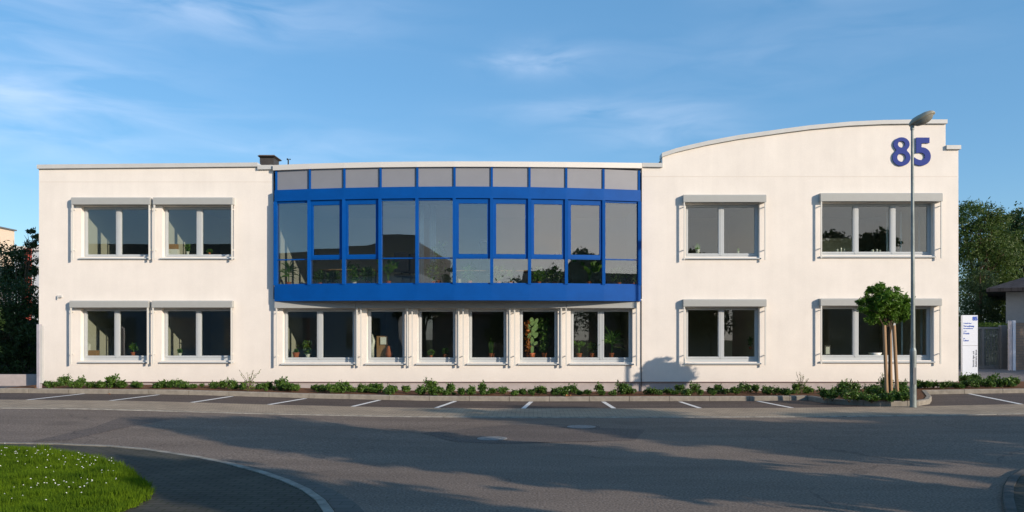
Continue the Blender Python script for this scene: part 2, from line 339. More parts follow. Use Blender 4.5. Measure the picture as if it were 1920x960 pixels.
S = 62.5; FY = 24.0
FX = lambda px: (px-1000)/S
FZ = lambda py: 1.7 - (py-635)/S
AT = lambda px, py, Y: Vector(((px-1000)*Y/1500, Y, 1.7-(py-635)*Y/1500))
def sm(a, b, t): t = min(1, max(0, (t-a)/(b-a))); return t*t*(3-2*t)
GX = [-60,-14,-13,-9.7,-8.1,-6.1,-3,0,6,9,12,16,60]; GZ = [.25,.23,.216,.187,.144,.086,.02,0,.014,.05,.11,.16,.2]
def g(x, Y):
    return float(np.interp(x, GX, GZ))*sm(8, 17, Y) + sm(11.5, 13.8, x)*sm(22.5, 31, Y)*.33
def G(px, py, off=0):
    z = 0
    for _ in range(12):
        Y = 1500*(1.7-z)/(py-635); x = (px-1000)*Y/1500; z = g(x, Y)+off
    return Vector((x, Y, z))
def sheet(name, xs, ys, off, m, kind='structure'):
    b = MB(); nx = len(xs)
    for y in ys:
        for x in xs: b.v.append((x, y, g(x, y)+off))
    for j in range(len(ys)-1):
        for i in range(nx-1): b.f.append((j*nx+i, j*nx+i+1, (j+1)*nx+i+1, (j+1)*nx+i)); b.m.append(0)
    return tag(b.build(name, m, smooth=True), kind=kind)
def poly_sheet(name, poly, off, m, step=.5, kind='structure', skirt=0):
    pts = [Vector((p[0], p[1])) for p in poly]; n = len(pts); out = list(pts)
    x0 = min(p.x for p in pts); x1 = max(p.x for p in pts); y0 = min(p.y for p in pts); y1 = max(p.y for p in pts)
    x = x0+step/2
    while x < x1:
        y = y0+step/2
        while y < y1:
            if inside((x, y), pts): out.append(Vector((x, y)))
            y += step
        x += step
    V_, E_, F_, *_r = delaunay_2d_cdt(out, [(i, (i+1)%n) for i in range(n)], [list(range(n))], 1, 1e-5)
    b = MB(); b.add([(v.x, v.y, g(v.x, v.y)+off) for v in V_], [tuple(f) for f in F_])
    if skirt:
        for i in range(n):
            p, q = pts[i], pts[(i+1)%n]
            b.add([(p.x,p.y,g(p.x,p.y)+off),(q.x,q.y,g(q.x,q.y)+off),(q.x,q.y,g(q.x,q.y)+off-skirt),(p.x,p.y,g(p.x,p.y)+off-skirt)], [(0,1,2,3)])
    return tag(b.build(name, m, smooth=not skirt), kind=kind)
def inside(p, poly):
    r = False; n = len(poly); x, y = p
    for i in range(n):
        a, b = poly[i], poly[(i+1)%n]
        if (a[1] > y) != (b[1] > y) and x < (b[0]-a[0])*(y-a[1])/(b[1]-a[1])+a[0]: r = not r
    return r
def sweep_kerb(b, pts, w, h, joint=1.0, off=0):        # kerb stones along a polyline, inner side to the left of travel
    pts = [Vector((p[0], p[1])) for p in pts]; seg = []
    for a, c in zip(pts, pts[1:]):
        n = max(1, int((c-a).length/.12)); seg += [a.lerp(c, k/n) for k in range(n)]
    seg.append(pts[-1]); acc = 0; last = 0; nrm = []
    for i in range(len(seg)):
        t = (seg[min(i+1, len(seg)-1)]-seg[max(i-1, 0)]).normalized(); nrm.append(Vector((-t.y, t.x)))
    for i in range(len(seg)-1):
        p, q = seg[i], seg[i+1]; np_, nq = nrm[i], nrm[i+1]
        acc += (q-p).length
        e = p.lerp(q, .9) if acc > joint else q         # an open joint every stone
        if acc > joint: acc = 0
        A, B_, Cc, D = p, e, e+nq*w, p+np_*w; bv = .02
        za, zb = g(*p)+off, g(*e)+off
        A2, B2 = p+np_*bv, e+nq*bv
        b.add([(A.x,A.y,za-.05),(B_.x,B_.y,zb-.05),(A.x,A.y,za+h-bv),(B_.x,B_.y,zb+h-bv),(A2.x,A2.y,za+h),(B2.x,B2.y,zb+h),(D.x,D.y,za+h),(Cc.x,Cc.y,zb+h),(D.x,D.y,za-.05),(Cc.x,Cc.y,zb-.05)],
              [(0,1,3,2),(2,3,5,4),(4,5,7,6),(6,7,9,8),(0,2,4,6,8),(1,9,7,5,3)])
    return b

# ------------------------------------------------------------------ ground
lin = lambda a, b, n: [a+(b-a)*i/n for i in range(n+1)]
gx = [-900,-300,-120,-60] + lin(-40, 40, 80) + [60,120,300,900]
gy = [-900,-300,-120,-60,-30] + lin(-10, 50, 60) + [70,120,300,900]
sheet('ground', gx, gy, -.03, M['earth'])
YR = 17.25; YP = 19.35; YK = 21.62
sheet('road', [-80,-50]+lin(-30, 30, 90)+[50,80], lin(-30, YR, 60), 0, M['road'])
sheet('pavement', [-80,-50]+lin(-30, 30, 60)+[50,80], lin(YR, YP, 5), .012, M['pavers'])
sheet('parking_lot', [-80,-50]+lin(-30, 30, 60)+[50,80], lin(YP, 23.4, 5), .004, M['park'])
b = MB(); sweep_kerb(b, [(-30, YR-.1), (30, YR-.1)], .1, .016, 1.0); tag(b.build('gutter_line', M['oldkerb']), kind='structure')
# painted bay lines
for i, (nx_, ny_, fx_, fy_) in enumerate([(32,752,158,738),(180,755,298,740),(335,759,435,743),(490,762,573,747),(653,765,712,750),(816,766,854,752),
                           (981,767,996,753),(1153,767,1131,753),(1317,767,1275,753),(1487,765,1421,752),(1928,759.5,1795,733),(-128,749,-10,736)]):
    a = G(nx_, ny_, .008); c = G(fx_, fy_, .008); a.y = max(a.y, YP+.02); b = MB(); n = 8; w = .055
    t = (c-a); nn = Vector((-t.y, t.x, 0)).normalized()*w
    for k in range(n+1):
        p = a.lerp(c, k/n)
        for s_ in (-1, 1): q = p+nn*s_; b.v.append((q.x, q.y, g(q.x, q.y)+.008))
    for k in range(n): b.f.append((2*k, 2*k+1, 2*k+3, 2*k+2)); b.m.append(0)
    tag(b.build('bay_marking', M['paint']), kind='structure')
# road patches
pp = lambda L, off=0: [G(x, y, off)[:2] for x, y in L]
poly_sheet('road_patch', pp([(790,812),(960,796),(1210,806),(1190,826),(930,832),(850,828)]), .004, M['roadpatch'], 1)
poly_sheet('road_patch', pp([(60,828),(130,826),(215,806),(330,784),(300,781),(225,783),(180,800)]), .004, M['roadpatch'], 1)

# corner pavement, bottom left
kl = [(-260,829),(-120,828.5),(0,829),(110,831),(210,835),(280,841),(380,856),(440,868),(500,884),(545,899),(585,917),(612,936),(628,957),(634,985),(636,1020),(636,1080)]
KP = [G(x, y, .05) for x, y in kl]
KP2 = [p[:2] for p in KP]
corner = KP2 + [(KP2[-1][0], -12), (-40, -12), (-40, KP2[0][1])]
poly_sheet('corner_pavement', corner, .045, M['walk'], .8)
b = MB(); sweep_kerb(b, KP2[::-1], .11, .055); tag(b.build('corner_kerb', M['oldkerb']), kind='structure')
gl = [G(x, y, .012) for x, y in ((470,873),(520,885),(575,898),(625,917),(665,940),(690,965),(700,1010),(702,1080))]
gut = [p[:2] for p in gl] + [p[:2] for p in KP[::-1][:8]]
poly_sheet('gutter_strip', [p[:2] for p in gl] + [p[:2] for p in KP[::-1] if p.x > G(440,868)[0]], .006, M['gutter'], .6)
# corner island, bottom right
rk = [(1990,872),(1945,878),(1912,887),(1890,901),(1880,918),(1878,940),(1884,975),(1900,1020)]
RP = [G(x, y, .0)[:2] for x, y in rk]
poly_sheet('corner_island', RP + [(5.2,-6),(30,-6),(30,RP[0][1])], .04, M['walk'], .8)
b = MB(); sweep_kerb(b, [(30,RP[0][1])]+RP+[(5.2,-6)], .11, .05); tag(b.build('island_kerb', M['darkkerb']), kind='structure')
poly_sheet('right_verge', [(6.3,-3),(6.6,8.6),(26,9.0),(28,-5)], .10, M['lawn'], 1)

# lawn with blades
gp = [(-500,842),(-150,839),(0,841),(80,848),(150,858),(210,873),(246,893),(268,912),(275,928),(262,944),(228,960),(200,985),(150,1020),(60,1090)]
LP = [G(x, y, .05)[:2] for x, y in gp]
LP = LP + [(-6,-8), (-34,-8), (-34,LP[0][1])]
poly_sheet('lawn', LP, .06, M['lawn'], .6, skirt=.03)
def grass():
    b = MB(); r = np.random.default_rng(3); P = []
    while len(P) < 62000:
        Y = 6.2 + 7.2*r.random()**1.1; x = -.667*Y*1.03 + 6.2*r.random()
        if x > -3.0 or not inside((x, Y), LP): continue
        P.append((x, Y))
    for k in range(2600):                              # tufts straying over the edge
        i = int(r.integers(8)); a, c = LP[2+i], LP[3+i]; t = r.random(); w_ = min(.06, abs(r.normal())*.02)*(.4+1.2*(math.sin(t*9+i*2.3)>0))
        P.append((a[0]+(c[0]-a[0])*t+w_*(.8), a[1]+(c[1]-a[1])*t+w_*.5))
    P = np.array(P); n = len(P); z = np.array([g(x, y) for x, y in P])+.055
    big = .5+.5*np.sin(P[:,0]*2.1+1.3*np.sin(P[:,1]*1.7))*np.cos(P[:,1]*2.6)
    tuft = (np.sin(P[:,0]*7.3+2*np.sin(P[:,1]*5.1))*np.sin(P[:,1]*8.9+1.1) > .55); h = (.035+.05*r.random(n))*(.6+.7*big)*(1+.55*tuft); a = r.random(n)*2*math.pi; le = r.normal(size=(n,2))*.025; w = .0035+.003*r.random(n)
    B0 = np.stack([P[:,0]-np.cos(a)*w, P[:,1]-np.sin(a)*w, z], 1); B1 = np.stack([P[:,0]+np.cos(a)*w, P[:,1]+np.sin(a)*w, z], 1)
    T = np.stack([P[:,0]+le[:,0], P[:,1]+le[:,1], z+h], 1)
    V_ = np.stack([B0, B1, T], 1).reshape(-1,3); b.v = [tuple(v) for v in V_.tolist()]; b.f = [(3*i,3*i+1,3*i+2) for i in range(n)]; b.m = [0]*n
    b.mat(1); k = 0
    cl = [( -6.9+3.2*r.random(), 8.3+3.6*r.random(), .25+.5*r.random()) for _ in range(16)]
    while k < 130:
        c = cl[int(r.integers(len(cl)))]; x = c[0]+r.normal()*c[2]; Y = c[1]+r.normal()*c[2]
        if not inside((x, Y), LP) or x > -4.6: continue
        k += 1; zz = g(x, Y)+.055+.07+.03*r.random(); q = .005+.006*r.random(); ti = r.normal()*.3
        m_ = 6; b.add([(x+q*math.cos(2*math.pi*j/m_), Y+q*math.sin(2*math.pi*j/m_), zz+ti*q*math.cos(j)) for j in range(m_)]+[(x,Y,zz+.006)], [(j,(j+1)%m_,m_) for j in range(m_)])
    tag(b.build('grass', [M['grass'], M['daisy']]), 'bright green grass dotted with white daisies on the corner lawn', 'grass', kind='stuff')
grass()

# planting bed and kerbs along the facade
bx0 = FX(75)
sheet('planting_bed', lin(-14.6, 8.6, 60), lin(YK+.12, 23.99, 3), .115, M['soil'])
b = MB(); sweep_kerb(b, [(-14.72, YK), (G(1520,752)[0], YK)], .13, .13); tag(b.build('kerb', M['kerb']), kind='structure')
# island bulging into the bays around the young tree
IP = [(G(1520,752)[0], YK), G(1545,756)[:2], G(1590,759.5)[:2], G(1650,762.5)[:2], G(1700,763.5)[:2], G(1728,762.5)[:2], G(1743,758)[:2], G(1747,752)[:2], G(1742,745)[:2], (G(1736,740)[0], 22.9)]
for k_ in range(len(IP)): IP[k_] = Vector((IP[k_][0], max(IP[k_][1], YP+.12)))
b = MB(); sweep_kerb(b, IP + [Vector((16.5, 22.9)), Vector((19, 23.0))], .12, .13); tag(b.build('kerb', M['kerb']), kind='structure')
poly_sheet('planting_bed', [(p.x+.02, p.y+.10) for p in IP[:4]] + [(p.x-.1, p.y+.08) for p in IP[4:]] + [(12.8,22.98),(16.3,23.0),(15.6,25.2),(13.0,26.4),(12.8,23.99),(8.5,23.99)], .118, M['soil'], .5)
sheet('driveway', lin(12.5, 26, 16), lin(24.6, 36, 14), .02, M['drive'])
sheet('yard', lin(-40, -14.9, 20), lin(22.2, 40, 14), .02, M['drive'])

# ------------------------------------------------------------------ office building
bld = empty('office_building', (FX(935), 24, 0), 'long white two storey office building with blue glazed bay, arched right parapet and number 85', 'building')
XL, XR = FX(73), FX(1797); ZT = 6.45
# windows: (glass columns [(x0,x1)...], glass top y, glass bottom y, box x0,x1,ytop,ybot, sill y)
WIN = [
 ([(158,212),(222,276)], 391, 476, (139,286,371.5,385), 483),
 ([(310,364),(375,432)], 391, 476, (291.5,440,371.5,385), 483),
 ([(157,209),(219,272)], 583, 667, (136,283,564,577), 677.5),
 ([(309,363),(373,430)], 583, 667, (289,439,564,577), 677.5),
 ([(536,591.5),(602.5,659)], 584, 670.5, None, 681),
 ([(693.5,753)], 584, 670.5, None, 681),
 ([(789,848.5)], 584, 670.5, None, 681),
 ([(884,944)], 584, 670.5, None, 681),
 ([(980,1040)], 584, 670.5, None, 681),
 ([(1076,1121.5),(1133.5,1180)], 584, 670.5, None, 681),
 ([(1292,1349),(1360,1418)], 581, 669, (1279.5,1434.5,561.5,575), 680),
 ([(1292,1349),(1360,1418)], 387, 474, (1279.5,1434,366.5,380.5), 483),
 ([(1545,1603),(1614,1673),(1684,1744)], 385, 471, (1535,1762.5,363.5,379), 480),
 ([(1545,1603),(1614,1674),(1684,1743)], 579, 666, (1535,1761,560,573.5), 677),
]
REV = .165                                              # frames sit this far behind the wall face
holes = []
for cols, gt, gb, bx_, sy in WIN:
    holes.append((FX(cols[0][0]-6), FX(cols[-1][1]+6), FZ(sy-1.5), FZ(gt-5)))
bay = (FX(512.5), FX(1203.5), FZ(561), ZT)
holes.append(bay)
xs = sorted(set([XL, XR] + [h[0] for h in holes] + [h[1] for h in holes])); zs = sorted(set([.40, ZT] + [h[2] for h in holes] + [h[3] for h in holes]))
b = MB(); TH = .32
for i in range(len(xs)-1):
    for j in range(len(zs)-1):
        cx, cz = (xs[i]+xs[i+1])/2, (zs[j]+zs[j+1])/2
        if any(h[0] < cx < h[1] and h[2] < cz < h[3] for h in holes): continue
        for Y in (FY, FY+TH): b.add([(xs[i],Y,zs[j]),(xs[i+1],Y,zs[j]),(xs[i+1],Y,zs[j+1]),(xs[i],Y,zs[j+1])], [(0,1,2,3) if Y == FY else (3,2,1,0)])
for h in holes:
    x0, x1, z0, z1 = h
    for q in ([(x0,z0),(x0,z1)], [(x0,z1),(x1,z1)], [(x1,z1),(x1,z0)], [(x1,z0),(x0,z0)]):
        if h is bay and q[0][1] == ZT and q[1][1] == ZT: continue
        b.add([(q[0][0],FY,q[0][1]),(q[1][0],FY,q[1][1]),(q[1][0],FY+TH,q[1][1]),(q[0][0],FY+TH,q[0][1])], [(0,1,2,3)])
BD = 36.0
# sides and rear
b.box(XL, XL+.3, FY+TH, BD, .0, 6.75); b.box(XR-.3, XR, FY+TH, BD, .0, FZ(283)); b.box(XL+.3, XR-.3, BD-.3, BD, .0, 6.75)
# parapets above ZT
tl = [(73,316.5),(485,313.5),(485,318),(512.5,318)]
b.prism([(XL,ZT),(FX(512.5),ZT)] + [(FX(x), FZ(y)) for x, y in tl[::-1]], FY, FY+TH)
arch = [(1242,286),(1268,278.5),(1295,272),(1326,265),(1357.5,259),(1388,253.5),(1420,249),(1470,242),(1520,235.5),(1570,231),(1592,229),(1656,226),(1720,225),(1773,225)]
b.prism([(FX(1203.5),ZT),(XR,ZT),(XR,FZ(280)),(FX(1773),FZ(280))] + [(FX(x), FZ(y+7)) for x, y in arch[::-1]] + [(FX(1242),FZ(313)),(FX(1203.5),FZ(313))], FY, FY+TH)
wall = b.build('wall', M['stucco'], bld)
b = MB(); b.box(XL+.02, XR-.02, FY-.0+.03, FY+TH, -.3, .40); b.build('plinth', M['plinth'], bld)
b = MB().box(XL-.01, XR+.01, FY-.02, FY+.03, .395, .412); b.build('base_profile', mat('base_profile', (.30,.22,.22), .6), bld)
# corner joint lines in the render
for x0, x1, y in ((75,510,341),(1205,1795,331)):
    MB().box(FX(x0), FX(x1), FY-.004, FY+.01, FZ(y)-.006, FZ(y)+.006).build('wall_joint', mat('joint', (.66,.60,.54), .9), bld)
MB().box(FX(1201.5), FX(1203), FY-.02, FY+.01, .1, FZ(563)).build('expansion_joint', M['black'], bld)
# roofs
b = MB(); b.box(XL+.05, FX(1242), FY+TH, BD-.01, 6.5, 6.72)
b.prism([(FX(1242),6.5),(XR-.02,6.5),(XR-.02,FZ(283)),(FX(1773),FZ(283))]+[(FX(x), FZ(y+9)) for x, y in arch[::-1]], FY+TH, BD-.01)
b.build('roof', M['roof'], bld)
# copings
def coping(pts, th, y0=FY-.07, y1=FY+TH+.08, name='coping'):
    b = MB()
    for (xa, ya), (xc, yc) in zip(pts, pts[1:]):
        b.prism([(FX(xa), FZ(ya+th)), (FX(xc), FZ(yc+th)), (FX(xc), FZ(yc)), (FX(xa), FZ(ya))], y0, y1)
    return b.build(name, M['coping'], bld, fix=True)
coping([(71.5,309.5),(180,308.3),(300,307.2),(484,305.5)], 7.5)
coping([(484,310.5),(512,310)], 8)
coping([(1204,306),(1242,306.5)], 7.5)
coping([(1240.5,287.5)]+arch[1:-1]+[(1774.5,225)], 7.5)
coping([(1773,273),(1800,273)], 7.5)
# interior
b = MB()
b.box(XL+.3, XR-.3, FY+TH, 30, .25, .35); b.box(XL+.3, XR-.3, FY+TH, 30, 3.12, 3.22); b.build('floor', M['infloor'], bld)
b = MB(); b.box(XL+.3, XR-.3, FY+TH+.01, 30, 2.78, 3.115); b.box(XL+.3, XR-.3, FY+TH+.01, 30, 6.0, 6.12); b.build('ceiling', M['inceil'], bld)
b = MB()
for lo, hi, parts, back in ((.35, 2.78, (146,286,445,520,672,768,865,962,1058,1196,1275,1440,1530,1765), 28.2), (3.22, 6.0, (148,297,445,508,1210,1275,1440,1530,1765), 28.6)):
    for p in parts: b.box(FX(p)-.05, FX(p)+.05, FY+TH+.005, back, lo, hi)
    b.box(XL+.3, XR-.3, back, back+.1, lo, hi)
b.build('interior_wall', M['inwall'], bld)
b = MB().box(FX(1500), AT(1608,0,26.3).x, 26.3, 26.4, 3.22, 5.0); b.build('sunlit_patch_panel', M['inwarm'], bld)  # cream panel added in place of a sunlit patch of room wall

# windows
def window(cols, gt, gb, bx_, sy):
    x0, x1 = FX(cols[0][0]-6), FX(cols[-1][1]+6); z0, z1 = FZ(sy-1.5), FZ(gt-5)
    ya, yb = FY+REV, FY+REV+.07; b = MB(); e = .001
    xi0, xi1 = FX(cols[0][0]), FX(cols[-1][1]); zg0, zg1 = FZ(gb), FZ(gt)
    b.box(x0+e, xi0, ya, yb, z0+e, z1-e); b.box(xi1, x1-e, ya, yb, z0+e, z1-e)
    b.box(xi0, xi1, ya, yb, z0+e, zg0); b.box(xi0, xi1, ya, yb, zg1, z1-e)
    for a, c in zip(cols, cols[1:]):
        m0, m1 = FX(a[1]), FX(c[0]); b.box(m0, m1, ya, yb, zg0, zg1)
        mc = (m0+m1)/2; b.box(mc-.03, mc+.03, ya-.018, ya, zg0-.06, zg1+.03)
    # sash rebates
    for a, c in cols:
        xa, xc = FX(a), FX(c)
        for q in ((xa-.055,xa-.02,zg0-.05,zg1+.04),(xc+.02,xc+.055,zg0-.05,zg1+.04)): b.box(q[0],q[1],ya-.012,ya,q[2],q[3])
        b.box(xa-.055, xc+.055, ya-.0125, ya, zg0-.05, zg0-.02)
    w = b.build('window', M['frame'], bld)
    for a, c in cols:
        MB().box(FX(a)-.01, FX(c)+.01, ya+.035, ya+.041, zg0-.01, zg1+.01).build('pane', M['glass'], w)
    b = MB(); zs_ = FZ(sy)
    b.add([(x0-.04,FY-.06,zs_-.015),(x1+.04,FY-.06,zs_-.015),(x1+.04,ya,zs_+.015),(x0-.04,ya,zs_+.015),(x0-.04,FY-.06,zs_-.05),(x1+.04,FY-.06,zs_-.05),(x1+.04,ya,zs_-.02),(x0-.04,ya,zs_-.02)],
          [(0,1,2,3),(7,6,5,4),(0,4,5,1),(1,5,6,2),(3,7,4,0)])
    b.build('sill', M['frame'], w)
    if bx_:
        ba, bc, bt, bb = bx_
        o = MB(); X0, X1, Z0, Z1 = FX(ba), FX(bc), FZ(bb), FZ(bt)
        o.add([(X0,FY-.17,Z0),(X1,FY-.17,Z0),(X1,FY,Z0),(X0,FY,Z0),(X0,FY-.17,Z1-.03),(X1,FY-.17,Z1-.03),(X1,FY-.14,Z1),(X0,FY-.14,Z1),(X0,FY,Z1),(X1,FY,Z1)],
              [(0,3,2,1),(0,1,5,4),(4,5,6,7),(7,6,9,8),(1,2,9,6,5),(0,4,7,8,3)])
        o.build('shutter_box', M['box'], w, bevel=.004)
        rx = (X0+.03, X1-.03); zt = Z0
    else:
        rx = (x0-.14, x1+.10); zt = FZ(578)
    for r_ in rx:
        o = MB().box(r_-.018, r_+.018, FY-.155, FY-.115, zs_-.08, zt)
        for zb in (zt-.13, zs_+.22): o.box(r_-.010, r_+.010, FY-.115, FY, zb-.012, zb+.012)
        o.build('guide_rail', M['rail'], w)
    return w
for wd in WIN: window(*wd)
# long shutter boxes under the bay
for xa, xc in ((518,669.3),(670,1061),(1061.7,1193)):
    X0, X1 = FX(xa), FX(xc); MB().box(X0, X1, FY-.17, FY, FZ(578), FZ(562)).build('shutter_box', M['box'], bld, bevel=.004)

# ------------------------------------------------------------------ glazed bay
MUL = [514.5,580,645,713,782,852,922,993,1062,1132,1201.5]
def AY(px, e, k): t = (px-858)/343.5; return FY - e - k*max(0, 1-t*t)
AX = lambda px, e, k: (px-1000)*AY(px, e, k)/1500
def AZ(py, Y=23.55): return 1.7-(py-635)*Y/1500
K = .58
b = MB()
def ring(b, e, ztop, zbot, depth, e_in=None, k=K, xa=None):
    for p, q in zip(MUL, MUL[1:]):
        pa = Vector((AX(p,e,k), AY(p,e,k))); qa = Vector((AX(q,e,k), AY(q,e,k)))
        b.add([(pa.x,pa.y,zbot),(qa.x,qa.y,zbot),(qa.x,qa.y+depth,zbot),(pa.x,pa.y+depth,zbot),(pa.x,pa.y,ztop),(qa.x,qa.y,ztop),(qa.x,qa.y+depth,ztop),(pa.x,pa.y+depth,ztop)],
              [(0,3,2,1),(4,5,6,7),(0,1,5,4),(2,3,7,6)] + ([(3,0,4,7)] if p == MUL[0] else []) + ([(1,2,6,5)] if q == MUL[-1] else []))
ZB = dict(pt=AZ(315), bt=AZ(353.5), bb=AZ(375), gt=AZ(378), gb=AZ(531.5), lb=AZ(534), ll=AZ(564))
ring(b, .20, ZB['bt'], ZB['bb'], .20)                  # upper beam
ring(b, .19, ZB['lb'], ZB['ll'], .22)                  # lower apron
ring(b, .15, ZB['bb'], ZB['gt']-.01, .10); ring(b, .15, ZB['gb'], ZB['lb'], .10)
zt_ = AZ(485.5)
for i, p in enumerate(MUL):                            # mullion fins
    x, Y = AX(p, .15, K), AY(p, .15, K); hw = .045 if 0 < i < 10 else .05
    x += .04 if i == 0 else (-.04 if i == 10 else 0)
    b.box(x-hw, x+hw, Y-.055, Y+.10, ZB['lb']+.002, ZB['bb']-.002)
    Y2 = AY(p, .08, K); b.box(x-.03, x+.03, Y2-.02, Y2+.06, ZB['bt']+.002, ZB['pt']-.002)
for i in range(10):                                    # transoms
    p, q = MUL[i], MUL[i+1]; A = Vector((AX(p,.12,K), AY(p,.12,K), zt_)); B2 = Vector((AX(q,.12,K), AY(q,.12,K), zt_)); d = (B2-A).normalized()*.047
    b.bar(A+d, B2-d, .05, .035)
cw = b.build('glazed_bay', M['blue'], bld)
SASH = {1, 2, 5, 6, 7, 8}
for i in range(10):
    p, q = MUL[i], MUL[i+1]; A = Vector((AX(p,.12,K), AY(p,.12,K), 0)); B2 = Vector((AX(q,.12,K), AY(q,.12,K), 0)); d = (B2-A).normalized()
    A2, C2 = A+d*.045, B2-d*.045; n = Vector((d.y, -d.x, 0))
    def plate(P, Q, z0, z1, off, th, m, name):
        o = MB(); P = P+n*off; Q = Q+n*off; r = n*-th
        o.add([(P.x,P.y,z0),(Q.x,Q.y,z0),(Q.x+r.x,Q.y+r.y,z0),(P.x+r.x,P.y+r.y,z0),(P.x,P.y,z1),(Q.x,Q.y,z1),(Q.x+r.x,Q.y+r.y,z1),(P.x+r.x,P.y+r.y,z1)],
              [(0,3,2,1),(4,5,6,7),(0,1,5,4),(1,2,6,5),(2,3,7,6),(3,0,4,7)])
        return o.build(name, m, cw)
    up0, up1 = zt_+.018, ZB['gt']
    if i in SASH:
        o = MB(); f = .085; zA, zB_ = up0+.002, up1-.0
        for (P, Q, z0, z1) in ((A2, A2+d*f, zA, zB_), (C2-d*f, C2, zA, zB_), (A2+d*f, C2-d*f, zB_-.10, zB_), (A2+d*f, C2-d*f, zA, zA+.10)):
            P = P+n*.03; Q = Q+n*.03; r = n*-.07
            o.add([(P.x,P.y,z0),(Q.x,Q.y,z0),(Q.x+r.x,Q.y+r.y,z0),(P.x+r.x,P.y+r.y,z0),(P.x,P.y,z1),(Q.x,Q.y,z1),(Q.x+r.x,Q.y+r.y,z1),(P.x+r.x,P.y+r.y,z1)],
                  [(0,3,2,1),(4,5,6,7),(0,1,5,4),(1,2,6,5),(2,3,7,6),(3,0,4,7)])
        o.build('casement_frame', M['blue'], cw)
        plate(A2+d*f, C2-d*f, zA+.10, zB_-.10, 0, .006, M['bayglass'], 'pane')
    else: plate(A2, C2, up0, up1, 0, .006, M['bayglass'], 'pane')
    plate(A2, C2, ZB['gb'], zt_-.018, 0, .006, M['bayglass'], 'pane')
    Ap = Vector((AX(p,.06,K), AY(p,.06,K), 0)); Bp = Vector((AX(q,.06,K), AY(q,.06,K), 0))
    plate(Ap+d*.03, Bp-d*.03, ZB['bt']+.002, ZB['pt'], 0, .05, M['spandrel'], 'spandrel_panel')
arcp = [(AX(p,.13,K), AY(p,.13,K)) for p in MUL]
inner = [(MUL[-1]-1000)/1500*24.31, (MUL[0]-1000)/1500*24.31]
b = MB(); b.slab(arcp[::1] + [(FX(1202.5), FY+.31), (FX(513.5), FY+.31)], ZB['ll']+.02, ZB['ll']+.10)
b.build('bay_soffit', M['frame'], cw)
b = MB(); b.slab([(AX(p,.03,K), AY(p,.03,K)) for p in MUL] + [(FX(1202.5), FY+.6), (FX(513.5), FY+.6)], ZB['lb']-.06, ZB['lb']-.012); b.build('window_board', M['frame'], cw)
b = MB(); b.slab([(AX(p,.03,K), AY(p,.03,K)) for p in MUL] + [(FX(1202.5), FY+.32), (FX(513.5), FY+.32)], ZB['gt']+.02, ZB['gt']+.08)
b.slab([(AX(p,.02,K), AY(p,.02,K)) for p in MUL] + [(FX(1202.5), FY+.6), (FX(513.5), FY+.6)], ZB['pt']-.06, ZB['pt']); b.build('bay_roof', M['roof'], cw)
b = MB(); CP = [(511.5,309.5),(580,306.8),(645,305),(713,303.6),(782,302.9),(852,302.5),(922,302.6),(993,303),(1062,303.6),(1132,304.5),(1204,305.5)]
for (p, yp), (q, yq) in zip(CP, CP[1:]):
    P = (AX(p,.13,K), AY(p,.13,K)); Q = (AX(q,.13,K), AY(q,.13,K)); zp, zq = AZ(yp, P[1]), AZ(yq, Q[1]); h = .155
    b.add([(P[0],P[1],zp-h),(Q[0],Q[1],zq-h),(Q[0],Q[1]+.4,zq-h),(P[0],P[1]+.4,zp-h),(P[0],P[1],zp),(Q[0],Q[1],zq),(Q[0],Q[1]+.4,zq),(P[0],P[1]+.4,zp)],
          [(0,3,2,1),(4,5,6,7),(0,1,5,4),(1,2,6,5),(2,3,7,6),(3,0,4,7)])
b.build('bay_coping', mat('bay_coping', (.66,.64,.60), .5, .4), cw)

# number 85
def text(s, size, loc, rot, m, name, parent=None, offset=0, ext=.0, align='LEFT', sx=1):
    cu = bpy.data.curves.new('t', 'FONT'); cu.body = s; cu.size = size; cu.extrude = ext; cu.offset = offset; cu.align_x = align
    o = bpy.data.objects.new('t', cu); COL.objects.link(o); bpy.context.view_layer.update()
    me = bpy.data.meshes.new_from_object(o.evaluated_get(bpy.context.evaluated_depsgraph_get())); bpy.data.objects.remove(o)
    me.materials.clear(); me.materials.append(m); me.transform(Matrix.Diagonal((sx,1,1,1)))
    r = bpy.data.objects.new(name, me); COL.objects.link(r); r.rotation_euler = rot; r.location = loc
    if parent: r.parent = parent; r.matrix_parent_inverse = Matrix.Translation(-Vector(wloc(parent)))
    return r
def digit(ch, px0, px1, y0, y1):
    o = text(ch, 1, (0,0,0), (0,0,0), M['digit'], 'house_number_digit', None, .028, .014)
    vs = [v.co for v in o.data.vertices]; x0 = min(v.x for v in vs); x1 = max(v.x for v in vs); a = min(v.y for v in vs); c = max(v.y for v in vs)
    W_, H_ = (px1-px0)/S, (y1-y0)/S
    for v in o.data.vertices: v.co.x = (v.co.x-x0)/(x1-x0)*W_; v.co.y = (v.co.y-a)/(c-a)*H_
    o.location = (FX(px0), FY-.03, FZ(y1)); o.rotation_euler = (R(90),0,0)
    o.parent = bld; o.matrix_parent_inverse = Matrix.Translation(-Vector(bld.location))
digit('5', 1713, 1744, 258.5, 311)
